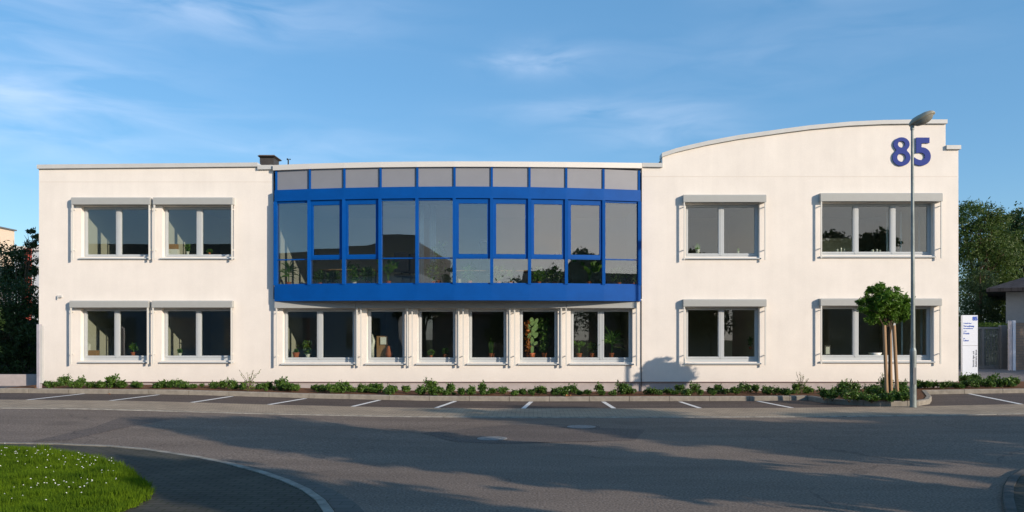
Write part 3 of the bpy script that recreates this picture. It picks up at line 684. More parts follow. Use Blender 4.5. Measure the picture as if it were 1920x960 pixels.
def eight(px0, px1, y0, y1):
    cu = bpy.data.curves.new('e', 'CURVE'); cu.dimensions = '2D'; cu.fill_mode = 'BOTH'; cu.extrude = .014
    H = (y1-y0)/S; Wd = (px1-px0)/S/2; n = 60
    def hw(v):                                         # half width of the figure at height v (0..1)
        lo = max(0, 1-((v-.29)/.29)**2)**.5*1.0; up = max(0, 1-((v-.755)/.245)**2)**.5*.90
        return max(lo, up, .60 if .45 < v < .62 else 0)
    vv = [.5-.5*math.cos(math.pi*k/n) for k in range(n+1)]
    out = [(hw(v)*Wd, v*H) for v in vv] + [(-hw(v)*Wd, v*H) for v in vv[::-1][1:-1]]
    loops = [out] + [[(rx*Wd*math.cos(a), (cy+ry*math.sin(a))*H) for a in [2*math.pi*k/28 for k in range(28)]] for rx, ry, cy in ((.40,.115,.755),(.48,.145,.29))]
    for L in loops:
        sp_ = cu.splines.new('POLY'); sp_.points.add(len(L)-1); sp_.use_cyclic_u = True
        for p_, (x, y) in zip(sp_.points, L): p_.co = (x, y, 0, 1)
    o = bpy.data.objects.new('e', cu); COL.objects.link(o); bpy.context.view_layer.update()
    me = bpy.data.meshes.new_from_object(o.evaluated_get(bpy.context.evaluated_depsgraph_get())); bpy.data.objects.remove(o)
    me.materials.clear(); me.materials.append(M['digit'])
    r = bpy.data.objects.new('house_number_digit', me); COL.objects.link(r); r.rotation_euler = (R(90),0,0)
    r.location = (FX((px0+px1)/2), FY-.03, FZ(y1)); r.parent = bld; r.matrix_parent_inverse = Matrix.Translation(-Vector(bld.location))
eight(1672.5, 1706, 258, 311.5)
# small wall fitting at left
b = MB().box(FX(109), FX(117), FY-.05, FY, FZ(558), FZ(554)).box(FX(109), FX(111), FY-.06, FY-.05, FZ(561), FZ(554)); tag(b.build('wall_light', M['coping']), 'small pale fitting high on the left end of the white wall', 'fitting')

# rooftop things
ch = empty('roof_chimney', AT(499,310,26), 'dark metal chimney with a flared cap on the flat roof', 'chimney')
def frust(x0,x1,y0,y1,z0,X0,X1,Y0,Y1,z1):
    return [(x0,y0,z0),(x1,y0,z0),(x1,y1,z0),(x0,y1,z0),(X0,Y0,z1),(X1,Y0,z1),(X1,Y1,z1),(X0,Y1,z1)]
BF = [(0,3,2,1),(4,5,6,7),(0,1,5,4),(1,2,6,5),(2,3,7,6),(3,0,4,7)]
xa, xb = AT(487,0,26).x, AT(513,0,26).x; zz = lambda y, Y=26: 1.7-(y-635)*Y/1500
b = MB().add(frust(xa+.06,xb-.03,26.05,26.5,6.72,xa,xb,26,26.55,zz(303)), BF).add(frust(xa,xb,26,26.55,zz(303),xa,xb,26,26.55,zz(296)), BF); b.build('chimney_body', M['chim'], ch)
X0, X1 = AT(482.5,0,25.9).x, AT(515.5,0,25.9).x
b = MB().add(frust(xa,xb,26,26.55,zz(296)+.001,X0,X1,25.9,26.65,zz(293.5)), BF).add(frust(X0,X1,25.9,26.65,zz(293.5)+.001,X0+.04,X1-.04,25.95,26.6,zz(291)), BF); b.build('chimney_cap', M['chimcap'], ch)
an = empty('wind_gauge', AT(540,305,25.4), 'tiny wind gauge on a short stem above the blue bay roof', 'wind gauge')
p = AT(540.5,306,25.4); b = MB().tube([(p.x,p.y,6.7),(p.x,p.y,zz(299.5,25.4))], .022, 8); b.build('stem', M['black'], an)
b = MB(); tz = zz(298.5,25.4)
for k in range(3):
    w = k*2.1+.3; e = (p.x+.055*math.cos(w), p.y+.055*math.sin(w), tz); b.tube([(p.x,p.y,tz),e], .008, 6); b.lathe(e, [(.001,-.02),(.02,-.012),(.024,0),(.016,.014),(.001,.02)], 8)
b.build('cups', M['black'], an)
p = AT(551,306,25.4); b = MB().lathe((p.x,p.y,6.6), [(.16,0),(.16,.36),(.15,.45),(.10,.52),(.04,.55),(.001,.56)], 20)
tag(b.build('roof_vent', M['chim'], smooth=True), 'dark round domed vent just behind the bay roof edge', 'vent')

# ------------------------------------------------------------------ plants
def blobpts(n, c, r, seed, shell=.5, flat=1):
    q = np.random.default_rng(seed); d = q.normal(size=(n,3)); d /= np.linalg.norm(d, axis=1)[:,None]
    rad = (shell + (1-shell)*q.random(n)**.6)[:,None]; return np.array(c) + d*rad*np.array(r)
def shrub_mesh(seed, w, h):
    b = MB(); q = random.Random(seed)
    n = 6
    for k in range(n):
        a = q.random()*6.28; rr = w*.55*q.random(); c = (rr*math.cos(a), rr*math.sin(a)*.7, h*(.35+.35*q.random())); r_ = w*(.32+.2*q.random())
        b.leaves(blobpts(75, c, (r_, r_*.8, h*.38), seed*31+k, .3), .075, .55, .5, seed*7+k)
    for k in range(5):                                 # upright shoots
        a = q.random()*6.28; x = w*.5*math.cos(a)*q.random(); y = w*.4*math.sin(a); t = h*(.9+.35*q.random())
        b.leaves([(x+q.gauss(0,.02), y+q.gauss(0,.02), t*(.6+.4*j/7)) for j in range(8)], .07, .5, .6, seed+k*5)
    b.mat(1)
    for k in range(7):
        a = q.random()*6.28; b.tube([(0,0,-.03),(w*.4*math.cos(a), w*.35*math.sin(a), h*.6)], [.008,.004], 5)
    me = b.build('shrub', [M['shrub'], M['bark']]); return me
protos = [shrub_mesh(i+1, w, h) for i, (w, h) in enumerate(((.30,.30),(.36,.34),(.26,.24),(.34,.42),(.42,.28)))]
used = set()
def put_shrub(kind, x, y, z, s, rz, label, group):
    o = protos[kind]
    if kind in used: o = o.copy(); COL.objects.link(o)
    used.add(kind); o.location = (x, y, z); o.scale = (s*1.05, s, s*random.uniform(.68,1.1)); o.rotation_euler = (0,0,rz); tag(o, label, 'shrub', group); return o
row = [88,105,122,152,172,190,210,228,262,292,305,318,332,347,362,400,418,441,455,487,505,527,540,556,590,606,622,642,660,678,700,712,735,762,790,806,820,845,866,884,903,921,942,965,980,996,1012,1040,1055,1070,1087,1103,1125,1150,1166,1182,1222,1236,1275,1290,1303,1332,1347,1362,1380,1395,1418,1436,1452,1475,1492,1512]
extra = [random.uniform(84, 1515) for _ in range(62)]
for ii, px in enumerate(row+extra):
    Y = 22.55+random.uniform(-.5,.6); x = (px-1000)*Y/1500
    put_shrub(random.choice((0,0,1,2,2,3,4)), x, Y, g(x, Y)+.11, random.uniform(.62,1.02) if ii < len(row) else random.uniform(.35,.75), random.random()*6.28,
              'low green shrub in the long narrow bed at the foot of the white wall', 'low shrubs in the bed along the facade')
for px, py in ((1545,748),(1560,750),(1578,744),(1592,752),(1603,741),(1615,750),(1628,744),(1634,753),(1650,748),(1662,753),(1672,741),(1684,750),(1694,744),(1702,752),(1640,738),(1660,736),(1690,736),(1568,738),(1585,735)):
    p = G(px, py, .12); put_shrub(random.choice((0,1,3,4)), p.x, p.y, p.z-.01, random.uniform(.8,1.05), random.random()*6.28,
              'green shrub crowded round the young staked tree on the kerbed island', 'shrubs on the tree island')
for px, py in ((1722,722),(1736,723),(1748,722),(1775,724),(1792,724),(1812,722),(1824,724),(1838,719),(1850,723),(1862,718),(1874,722),(1888,722),(1902,722),(1810,714),(1830,713),(1850,713)):
    Y = 23.5 + (724-py)*.11; x = (px-1000)*Y/1500; put_shrub(random.choice((0,1,4)), x, Y, g(x,Y)+.11, random.uniform(.7,1.0), random.random()*6.28,
              'green shrub in the bed between the right end of the facade and the drive', 'shrubs by the drive')
def twig_plant(px, py, h, label, seed):
    p = G(px, py, .12); b = MB(); q = random.Random(seed); L = []
    for k in range(9):
        a = q.uniform(-.55,.55); hh = h*q.uniform(.6,1); e = Vector((a*hh*1.1, q.uniform(-.2,.2), hh)); m_ = Vector((a*.35*hh, 0, hh*.55))
        b.mat(1); b.tube([(0,0,0), m_, e], [.009,.006,.003], 5); b.mat(0)
        L += [(m_.lerp(e, t)+Vector((q.gauss(0,.015),q.gauss(0,.015),0)))[:] for t in (.2,.4,.6,.75,.9,1)]
    b.leaves(L, .05, .4, .5, seed); b.mat(0); b.leaves(blobpts(120, (0,0,.15), (.2,.15,.15), seed), .06, .5, .4, seed+1)
    o = b.build('twiggy_shrub', [M['hedge'], M['bark']]); o.location = p; tag(o, label, 'shrub')
twig_plant(467, 733, .62, 'taller twiggy shrub with thin upright stems beside the left ground floor windows', 5)
twig_plant(1503, 738, .62, 'taller twiggy shrub with thin spreading stems left of the young staked tree', 8)

def tree(name, base, trunk_h, crown, nleaf, lsize, m, label, seed, tr=.12, group=None, limbs=True, aspect=.5, shell=.45, up=.1):
    t = empty(name, base, label, 'tree', group); q = random.Random(seed); bx, by, bz = base
    b = MB(); top = Vector((bx, by, bz+trunk_h)); b.tube([(bx,by,bz-.05),(bx+tr*.2,by,bz+trunk_h*.5),top], [tr,tr*.8,tr*.6], 9)
    for c, r in crown:
        c = Vector(c); b.tube([top-Vector((0,0,trunk_h*.25*q.random())), top.lerp(c,.5)+Vector((0,0,.1)), c], [tr*.45,tr*.28,tr*.1], 6)
        if limbs:
            for k in range(4):
                d = Vector((q.gauss(0,1),q.gauss(0,1),q.gauss(0.3,.7))).normalized(); rr = r if isinstance(r,(int,float)) else min(r)
                b.tube([c-Vector((0,0,rr*.3)), c+d*rr*.85], [tr*.14,tr*.04], 5)
    b.build('trunk', M['bark'], t)
    b = MB(); tot = sum((r if isinstance(r,(int,float)) else (r[0]*r[1]*r[2])**(1/3))**2 for c, r in crown); k = 0
    for c, r in crown:
        rv = (r,r,r*.9) if isinstance(r,(int,float)) else r; vol = (rv[0]*rv[1]*rv[2])**(2/3); n = int(nleaf*vol/tot); k += 1
        rg = np.random.default_rng(seed*100+k)
        ns = max(5, n//45); sc = blobpts(ns, c, rv, seed*100+k, shell)      # leaf sprays, so that the outline is uneven and gaps show
        P = (sc[:,None,:] + rg.normal(size=(ns,45,3))*min(rv)*.17*np.array([1,1,.75])).reshape(-1,3)
        b.leaves(P, lsize, aspect, up, seed*77+k)
    b.build('crown', m, t); return t
# young tree on the island
tb = G(1667, 749, .12); YT = tb.y
crown = []
for px, py, r in ((1660,562,.34),(1634,574,.30),(1686,570,.30),(1660,586,.34),(1638,594,.22),(1686,592,.22),(1645,546,.22),(1676,550,.2),(1621,562,.17),(1697,582,.17),(1631,546,.12),(1655,538,.13),(1617,578,.12),(1702,566,.10)):
    p = AT(px, py, YT+random.uniform(-.3,.3)); crown.append((p, r))
tree('young_tree', tb, AT(0,606,YT).z-tb.z, crown, 13500, .088, M['locust'], 'young globe crowned tree tied between wooden stakes on the kerbed island', 4, .035, aspect=.32, shell=.3)
for i, (xb, xt, dy) in enumerate(((1663,1658,-.18),(1683,1676,-.12),(1671,1668,.25))):
    a = AT(xb, 751, YT+dy); a.z = tb.z; c = AT(xt, 610, YT+dy)
    st = MB().tube([a, c], .045, 10).build('wooden_stake', M['stake'])
    tag(st, ('left round wooden stake holding the young tree', 'right round wooden stake holding the young tree', 'rear round wooden stake behind the young tree trunk')[i], 'stake', 'stakes round the young tree')

# street lamp
lb = G(1712, 763.5, .012); YL = lb.y; sc = 1500/YL
lamp = empty('street_lamp', lb, 'tall slim grey steel street lamp in front of the number on the facade', 'street lamp')
ztop = 1.7+(635-236)/sc
b = MB().tube([lb, (lb.x,lb.y,lb.z+.02)], .085, 18).tube([lb, (lb.x,lb.y,lb.z+1.35)], .075, 18).tube([(lb.x,lb.y,lb.z+1.35),(lb.x,lb.y,lb.z+1.42)], [.075,.055], 18).tube([(lb.x,lb.y,lb.z+1.42),(lb.x-.02,lb.y,ztop)], [.052,.030], 16)
b.build('pole', M['pole'], lamp, smooth=False)
b = MB().box(lb.x-.035, lb.x+.035, lb.y-.079, lb.y-.07, lb.z+.55, lb.z+.95); b.build('access_door', M['gate'], lamp)
# head: pointing to the right and slightly towards the camera, tilted up
def head():
    b = MB(); O = Vector((lb.x-.02, lb.y, ztop)); ax = Vector((.78,-.50,.40)).normalized(); sd = ax.cross(Vector((0,0,1))).normalized(); upv = sd.cross(ax)
    prof = [(-.06,.05,.05),(0,.08,.085),(.07,.12,.12),(.18,.15,.13),(.36,.155,.125),(.47,.14,.10),(.53,.10,.06),(.55,.05,.02)]; n = 14
    for l, w, h in prof:
        for j in range(n):
            a = 2*math.pi*j/n; s_ = math.sin(a); hh = h if s_ > 0 else h*.25
            b.v.append(tuple(O + ax*l + sd*w*math.cos(a) + upv*(hh*s_+.03)))
    for i in range(len(prof)-1):
        for j in range(n): b.f.append((i*n+j, i*n+(j+1)%n, (i+1)*n+(j+1)%n, (i+1)*n+j)); b.m.append(0)
    b.f.append(tuple(range(n))[::-1]); b.m.append(0); b.f.append(tuple((len(prof)-1)*n+j for j in range(n))); b.m.append(0)
    b.build('lamp_housing', M['lamphead'], lamp, smooth=True)
    b = MB(); n = 14
    for l, w, h in [(.04,.06,.04),(.10,.10,.09),(.2,.125,.12),(.34,.125,.12),(.44,.10,.085),(.50,.05,.02)]:
        for j in range(n):
            a = math.pi*j/(n-1); b.v.append(tuple(O + ax*l + sd*w*math.cos(a) - upv*(h*math.sin(a)-.02)))
    for i in range(5):
        for j in range(n-1): b.f.append((i*n+j, i*n+j+1, (i+1)*n+j+1, (i+1)*n+j)); b.m.append(0)
    b.build('lamp_lens', M['lens'], lamp, smooth=True)
    MB().tube([O-Vector((0,0,.10)), O+Vector((0,0,.04))], [.045,.05], 12).build('lamp_collar', M['pole'], lamp)
head()

# manhole covers, leaves
for (px, py, r, lab) in ((923,822.5,.24,'round manhole cover nearer the camera in mid road'),(1090,800.5,.26,'round manhole cover farther off in the road, near the paved strip')):
    p = G(px, py, .006); t = empty('manhole_cover', p, lab, 'manhole cover', 'manhole covers')
    MB().lathe((p.x,p.y,p.z), [(r+.10,-.02),(r+.10,.0),(r+.02,.002),(r+.02,-.01)], 40).build('rim', M['roadpatch'], t)
    b = MB().lathe((p.x,p.y,p.z), [(r+.015,-.01),(r+.015,.008),(r,.010),(r*.7,.010),(r*.69,.005),(r*.6,.005),(r*.59,.010),(.001,.010)], 40); b.build('lid', M['cast'], t)
def dry_leaf(p, s, label):
    b = MB(); b.add([(-s,0,0),(-s*.3,-s*.6,s*.5),(s*.5,-s*.4,s*.1),(s,0,s*.5),(s*.4,s*.6,s*.2),(-s*.4,s*.5,s*.6),(0,0,s*.15)], [(0,1,6),(1,2,6),(2,3,6),(3,4,6),(4,5,6),(5,0,6)])
    o = b.build('fallen_leaf', M['leafdry']); o.location = p; o.rotation_euler = (0,0,random.random()*6); tag(o, label, 'leaf', 'fallen leaves')
p = G(1064,749,.0); dry_leaf((p.x, YK+.05, g(p.x,YK)+.135), .1, 'large brown fallen leaf on the kerb near the middle of the bed')
p = G(88,735); dry_leaf((p.x, YK+.05, g(p.x,YK)+.135), .05, 'brown fallen leaf on the kerb at the far left end')
p = G(228,737); dry_leaf((p.x, YK-.25, g(p.x,YK)+.01), .05, 'brown fallen leaf on the asphalt below the left windows')

# ------------------------------------------------------------------ right side: sign, gate, house, trees
YS = 25.0
p0, p1 = AT(1804.5, 703, YS), AT(1833.5, 591, YS)
sg = empty('sign_pylon', ((p0.x+p1.x)/2, YS, p0.z), 'tall narrow white sign board headed 85 standing in the shrubs', 'sign')
MB().box(p0.x, p1.x, YS, YS+.09, p0.z-.3, p1.z).build('sign_board', M['sign'], sg, bevel=.006)
mid = AT(0, 648, YS).z; MB().box(p0.x, p1.x, YS-.003, YS, mid-.004, mid+.004).build('board_joint', M['gate'], sg)
def stext(s, px, py, h, m, rot=0, off=.004):
    q = AT(px, py, YS); text(s, h*YS/1500*1.35, (q.x, YS-.005, q.z), (R(90), R(rot), 0), m, 'lettering', sg, off, .001)
stext('85', 1823.5, 600.5, 7, M['signblue'], 0, .008)
for s, py, h in (('Unterbach Haus', 607, 2.0), ('Verwaltung', 612.8, 3.2), ('Bau und Planung', 616.6, 2.0), ('1. OG', 621.6, 1.6), ('Praxis', 626.6, 3.4), ('EG', 635.2, 1.6), ('Labor', 639.8, 3.2)):
    if s == 'Unterbach Haus': s = 'Technik Haus'
    stext(s, 1806.5, py, h, M['signblue'], 0, .0015)
stext('Medizinische Schule', 1831.5, 688, 3.0, M['signblack'], -90, .001)
stext('Schmidt Agen und', 1826.5, 688, 3.0, M['signblack'], -90, .001)

YG = 31.5; sc_ = 1500/YG
gt_ = empty('metal_gate', AT(1840, 692, YG), 'grey steel driveway gate with filled panels behind the white sign', 'gate')
zb_, zt2 = AT(0, 691, YG).z, AT(0, 613, YG).z
b = MB(); f = .09
xg = [AT(p, 0, YG).x for p in (1785, 1842, 1874)]
for x in xg: b.box(x-f/2, x+f/2, YG-.05, YG+.05, zb_, zt2)
b.box(xg[0], xg[-1], YG-.049, YG+.049, zt2-.09, zt2-.001); b.box(xg[0], xg[-1], YG-.049, YG+.049, zb_+.001, zb_+.09); b.build('gate_frame', M['gate'], gt_)
for a, c in zip(xg, xg[1:]):
    b = MB(); n = int((c-a-f)/.058)
    for k in range(n): x = a+f/2+(c-a-f)*(k+.5)/n; b.box(x-.016, x+.016, YG-.012, YG+.012, zb_+.09, zt2-.09)
    b.build('gate_infill', M['gatebars'], gt_)
x = AT(1880,0,YG).x; tag(MB().box(x-.12, x+.12, YG-.1, YG+.1, zb_-.2, AT(0,610,YG).z).build('gate_post', M['gate'], bevel=.01), 'dark square post closing the right side of the steel gate', 'post')
for px, m, lab in ((1893.5,'post','slim grey metal post just left of the white post'),(1900.5,'sign','bright white slim post in front of the brick wall')):
    a = AT(px, 694, 30.2); c = AT(px, 601, 30.2); tag(MB().box(a.x-.055, a.x+.055, a.y-.05, a.y+.05, a.z-.15, c.z).build('fence_post', M[m], bevel=.01), lab, 'post')
a = AT(1903, 695, 30.6); c = AT(1990, 605, 30.6)
bw_ = MB().box(a.x, c.x+3, 30.6, 30.95, a.z-.3, c.z).build('garden_wall', M['brick']); tag(bw_, 'pale brick garden wall at the right edge below the grey house', 'wall')
# hedge above the gate
b = MB(); a = AT(1790,608,33); c = AT(1890,606,33)
q = np.random.default_rng(5); n = 5200; P = np.stack([a.x-.3+(c.x-a.x+.6)*q.random(n), 33+1.0*q.random(n), .4+(AT(0,605,33).z-.4)*q.random(n)**.4], 1); b.leaves(P, .09, .5, .2, 3)
tag(b.build('hedge', M['hedge']), 'clipped bright green hedge showing just above the steel gate', 'hedge')
# grey house with hip roof
hs = empty('grey_house', (19.6, 36, .4), 'grey rendered house with a low hipped slate roof at the right edge', 'house')
YH = 33.5; e = AT(1886, 0, YH).x
A30 = R(-30.6)
def hp(u, v): return (e+u*math.cos(A30)-v*math.sin(A30), YH+u*math.sin(A30)+v*math.cos(A30))
z0 = AT(0, 547, YH-.3).z
MB().slab([hp(0,0), hp(9,0), hp(9,8), hp(0,8)], .2, z0+.03).build('house_wall', M['greywall'], hs)
b = MB(); c4 = [hp(-.7,-.7), hp(9.7,-.7), hp(9.7,8.7), hp(-.7,8.7)]; r1, r2 = hp(4,4), hp(5.2,4); zr = z0+1.9
b.add([(x,y,z0) for x,y in c4]+[(*r1,zr),(*r2,zr)]+[(x,y,z0+.14) for x,y in c4],
      [(3,2,1,0),(0,1,7,6),(1,2,8,7),(2,3,9,8),(3,0,6,9),(6,7,5,4),(7,8,5),(8,9,4,5),(9,6,4)]); b.build('roof', M['slate'], hs)
def wtree(name, px, Y, blobs, n, ls, m, label, seed, tr=.2, **k):
    base = AT(px, 0, Y); base.z = g(base.x, Y); cr = [(AT(bx, by, Y+random.uniform(-1,1)), r) for bx, by, r in blobs]
    return tree(name, base, min(c.z for c, r in cr)-base.z+.3, cr, n, ls, m, label, seed, tr, **k)
wtree('willow_tree', 1835, 42, [(1835,430,1.5),(1810,450,1.4),(1860,440,1.3),(1820,500,1.6),(1855,495,1.6),(1840,405,.9),(1880,470,1.3),(1800,410,1.0),(1865,410,.8),(1830,560,1.8),(1875,540,1.5)], 26000, .17, M['olive'], 'tall olive green leafy tree rising just right of the office building', 21, aspect=.3)
wtree('broadleaf_tree', 1915, 45, [(1905,460,1.7),(1890,430,1.1),(1925,440,1.8),(1900,510,1.8),(1935,500,2),(1895,570,1.8),(1930,560,2),(1915,415,.7)], 20000, .18, M['darkleaf'], 'dark broad leafed tree rising above the grey house roof', 22, aspect=.5)
wtree('conifer_tree', 1838, 37, [(1838,500,.35),(1838,530,.65),(1837,560,.9),(1840,590,1.1),(1839,620,1.2)], 12000, .12, M['conifer'], 'dark green conical conifer behind the gate and the white sign', 23, aspect=.25)
# unseen trees added off to the right to shade the grey house and gate
def cast_tree(name, pts, trunk_xy, m, n, label, seed, shell=.35):
    x, y = trunk_xy; cr = [((px_+2.5*z, py_-1.966*z, z), r) for px_, py_, z, r in pts]
    return tree(name, (x, y, g(x,y)+.08), min(c[0][2] for c in cr), cr, n, .24, m, label, seed, .16, aspect=.65, shell=shell)
for k, (x, y) in enumerate(((28.5,23.5),(31.5,26.5),(29.5,20.5))):
    tree('broadleaf_tree', (x, y, .2), 2.4, [((x,y,3.6),2.0),((x+1,y+1,5.4),2.0),((x-1.1,y,5.2),1.9),((x,y,7.2),1.7)], 6500, .22, M['darkleaf'], ('unseen spreading dark tree added to shade the grey house, nearest the drive','unseen spreading dark tree added to shade the grey house, second from the drive','unseen spreading dark tree added for shade, behind the grey house garden')[k], 40+k, .18)

# ------------------------------------------------------------------ left side
cb_ = empty('cream_building', (-28, 46, 0), 'cream rendered block with a flat roof at the far left edge', 'building')
e = AT(27, 0, 56).x; MB().box(e-14, e, 44, 56, -.1, AT(0, 378, 44).z).build('wall', M['cream'], cb_)
MB().box(e-14.1, e+.12, 43.9, 56.1, AT(0,378,44).z+.001, AT(0,375,44).z).build('coping', M['gate'], cb_)
MB().box(AT(-4,0,43.97).x, AT(3,0,43.97).x, 43.96, 44.0, AT(0,520,44).z, AT(0,488,44).z).build('window', M['glass'], cb_)
pb = empty('glazed_hall', AT(60,700,52), 'pale blue glazed hall with a red steel post seen through the left tree', 'building')
a = AT(28,0,52).x; c = AT(110,0,52).x
MB().box(a, c, 52, 60, 0, AT(0,468,52).z).build('wall', M['palegl'], pb); MB().box(a, c, 51.8, 60.1, AT(0,470,52).z+.01, AT(0,462,52).z).build('roof_edge', M['coping'], pb)
x = AT(53,0,51.5).x; MB().box(x-.14, x+.14, 51.35, 51.65, 0, AT(0,466,51.5).z).build('steel_post', M['redsteel'], pb)
for py in (500, 540, 580): MB().box(a, c, 51.95, 52.0, AT(0,py+1,52).z, AT(0,py-1,52).z).build('glazing_bar', M['frame'], pb)
wtree('bushy_tree', 30, 27.5, [(55,450,.38),(62,440,.22),(30,468,.45),(10,500,.8),(40,505,.62),(20,560,1.0),(55,560,.7),(45,610,.9),(10,620,1.0),(30,660,1.0),(60,655,.7),(-25,560,1.2),(-20,640,1.2),(70,500,.4),(5,690,.7),(50,690,.7)], 22000, .13, M['darkleaf'], 'dark shaded leafy tree filling the gap left of the white building', 31, tr=.1, aspect=.35)
a = AT(-60,0,24.6).x; tag(MB().box(a, XL-.12, 24.6, 24.75, .1, AT(0,702,24.6).z).build('low_wall', M['plinth']), 'low grey boundary wall in the shade under the left tree', 'wall')
a = AT(-200,0,29.5).x; tag(MB().box(a, XL-.4, 29.5, 29.7, 0, AT(0,600,29.5).z).build('board_fence', mat('dark_boards', (.05,.045,.04), .8, var=.2, stretch=(8,1,1))), 'dark board fence behind the left tree', 'fence')
pt = G(72.5, 737.5, .0); pY = 21.95; a = AT(68.3,0,pY); c = AT(77.5,0,pY)
po = empty('corner_post', ((a.x+c.x)/2, pY, g(a.x,pY)), 'grey galvanised gate post standing at the left corner of the building', 'post')
MB().box(a.x, c.x-.05, pY, pY+.12, g(a.x,pY)-.1, AT(0,608,pY).z).build('post_body', M['post'], po, bevel=.008)
MB().box(c.x-.048, c.x, pY+.02, pY+.10, g(a.x,pY)+.25, AT(0,608,pY).z-.04).build('stop_rail', M['coping'], po)

# ------------------------------------------------------------------ inside the windows
def potted(px, py, Y, h, kind, label, pot='terra', pr=.09, seed=None, spread=1.0, group=None, lm=None):
    p = AT(px, py, Y); t = empty('potted_plant', p, label, 'potted plant', group); seed = seed or int(px*13+py); q = random.Random(seed)
    MB().lathe(p, [(.001,0),(pr*.7,0),(pr*.95,pr*1.35),(pr*1.08,pr*1.36),(pr*1.08,pr*1.65),(pr*.9,pr*1.65),(pr*.85,pr*1.4),(.001,pr*1.4)], 16).build('pot', M[pot], t)
    b = MB(); z0 = p.z+pr*1.4; lm = {None: 'roomleaf', 'hedge': 'roomleaf', 'olive': 'roomleaf', 'darkleaf': 'shrub'}.get(lm, lm)
    if kind == 'bush':
        b.leaves(blobpts(int(230*spread), (p.x,p.y,z0+h*.5), (h*.42*spread,h*.3,h*.5), seed, .2), .07, .5, .4, seed)
        for k in range(5): b.tube([(p.x,p.y,z0-.02),(p.x+q.uniform(-.3,.3)*h,p.y,z0+h*.7)], [.006,.003], 5)
    elif kind == 'big':
        for k in range(16):
            a = q.random()*6.28; l = h*q.uniform(.5,1); e = Vector((p.x+math.cos(a)*l*.5*spread, p.y+math.sin(a)*l*.3, z0+l)); m_ = Vector((p.x+math.cos(a)*l*.1, p.y, z0+l*.6))
            b.tube([(p.x,p.y,z0-.02), m_, e], .005, 5)
            w = h*.13; d = (e-m_).normalized(); s_ = d.cross(Vector((0,1,.3))).normalized()
            b.add([e-d*w, e+s_*w*.8, e+d*w*1.4, e-s_*w*.8], [(0,1,2,3)])
    elif kind == 'spike':
        b.tube([(p.x,p.y,z0-.02),(p.x+.02,p.y,z0+h*.45)], [.018,.012], 6)
        for k in range(46):
            a = q.random()*6.28; s0 = Vector((p.x+.02*q.random(),p.y,z0+h*q.uniform(.2,.5))); el = q.uniform(-.1,1.2); l = h*q.uniform(.35,.6)*spread
            d = Vector((math.cos(a)*math.cos(el), math.sin(a)*math.cos(el)*.6, math.sin(el))); s_ = d.cross(Vector((0,1,.2))).normalized()*.014
            mid_ = s0+d*l*.55; tip = s0+d*l-Vector((0,0,l*.22)); b.add([s0-s_*.5, s0+s_*.5, mid_+s_, mid_-s_, tip], [(0,1,2,3),(3,2,4)])
    elif kind == 'snake':
        for k in range(10):
            a = q.uniform(-1,1); l = h*q.uniform(.6,1); c = Vector((p.x+a*pr*.6,p.y+q.uniform(-.04,.04),z0-.02)); tip = c+Vector((a*.1*h+q.uniform(-.03,.03),0,l)); m_ = c.lerp(tip,.5); w = .02
            b.add([c-Vector((w*.7,0,0)), c+Vector((w*.7,0,0)), m_+Vector((w,.01,0)), m_-Vector((w,-.01,0)), tip], [(0,1,2,3),(3,2,4)])
    elif kind == 'cactus':
        def pad(c, w, hh, tilt):
            n = 12; ring_ = []
            for s_ in (-1,1): ring_ += [(c[0]+w*math.cos(2*math.pi*j/n)*math.cos(tilt)*.82-(hh*math.sin(2*math.pi*j/n))*math.sin(tilt), c[1]+s_*.015, c[2]+hh*math.sin(2*math.pi*j/n)*math.cos(tilt)+w*math.cos(2*math.pi*j/n)*math.sin(tilt)) for j in range(n)]
            b.add(ring_, [tuple(range(n))[::-1], tuple(range(n,2*n))]+[(j,(j+1)%n,n+(j+1)%n,n+j) for j in range(n)])
        for dx, zc, w, hh, ti in ((0,.12,.05,.14,0),(.0,.34,.055,.14,.1),(-.07,.5,.05,.11,-.4),(.03,.60,.06,.14,.1),(.10,.50,.055,.10,-.6),(.09,.72,.07,.12,-.3),(-.01,.87,.07,.13,.1),(.11,.88,.05,.10,-.5),(-.08,.72,.05,.1,.5),(.09,.28,.04,.08,-.9)):
            pad((p.x+dx*h, p.y+random.uniform(-.03,.03), z0+zc*h), w*h*1.1, hh*h*.9, ti)
    elif kind == 'tall':
        for k in range(4):
            a = q.random()*6.28; e = Vector((p.x+math.cos(a)*.12*spread, p.y+math.sin(a)*.1, z0+h*q.uniform(.75,1))); b.tube([(p.x,p.y,z0-.02), e], [.01,.004], 5)
            b.leaves([(Vector((p.x,p.y,z0)).lerp(e, q.uniform(.1,1))+Vector((q.gauss(0,.08*spread),q.gauss(0,.06),q.gauss(0,.03))))[:] for _ in range(70)], .085, .45, .2, seed+k)
    b.build('foliage', M['cactus'] if kind == 'cactus' else M[lm], t); return t
YI = FY+REV+.17
board = lambda px0, px1, py: MB().box(FX(px0), FX(px1), FY+REV+.075, FY+REV+.33, FZ(py)-.03, FZ(py)-.002).build('window_board', M['frame'], bld)
for cols, gt, gb, bx_, sy in WIN: board(cols[0][0]-5, cols[-1][1]+5, gb+1)
potted(250,668,YI,.34,'spike','fern like plant in a terracotta pot in the leftmost ground floor window',spread=1.3,pr=.075,lm='hedge')
potted(337,668,YI,.14,'bush','small seedling in a white pot in the second ground floor window','whitepot',.06)
potted(555,671,YI,.12,'bush','low plant in a wide terracotta bowl below the left end of the blue bay',pr=.10)
potted(577,671,YI,.42,'tall','dark slender plant in a white pot beside the wide terracotta bowl','whitepot',.07,spread=.6,lm='darkleaf')
potted(808,671,YI,.18,'bush','low trailing plant at the left of the third window under the bay',pr=.05,spread=1.3)
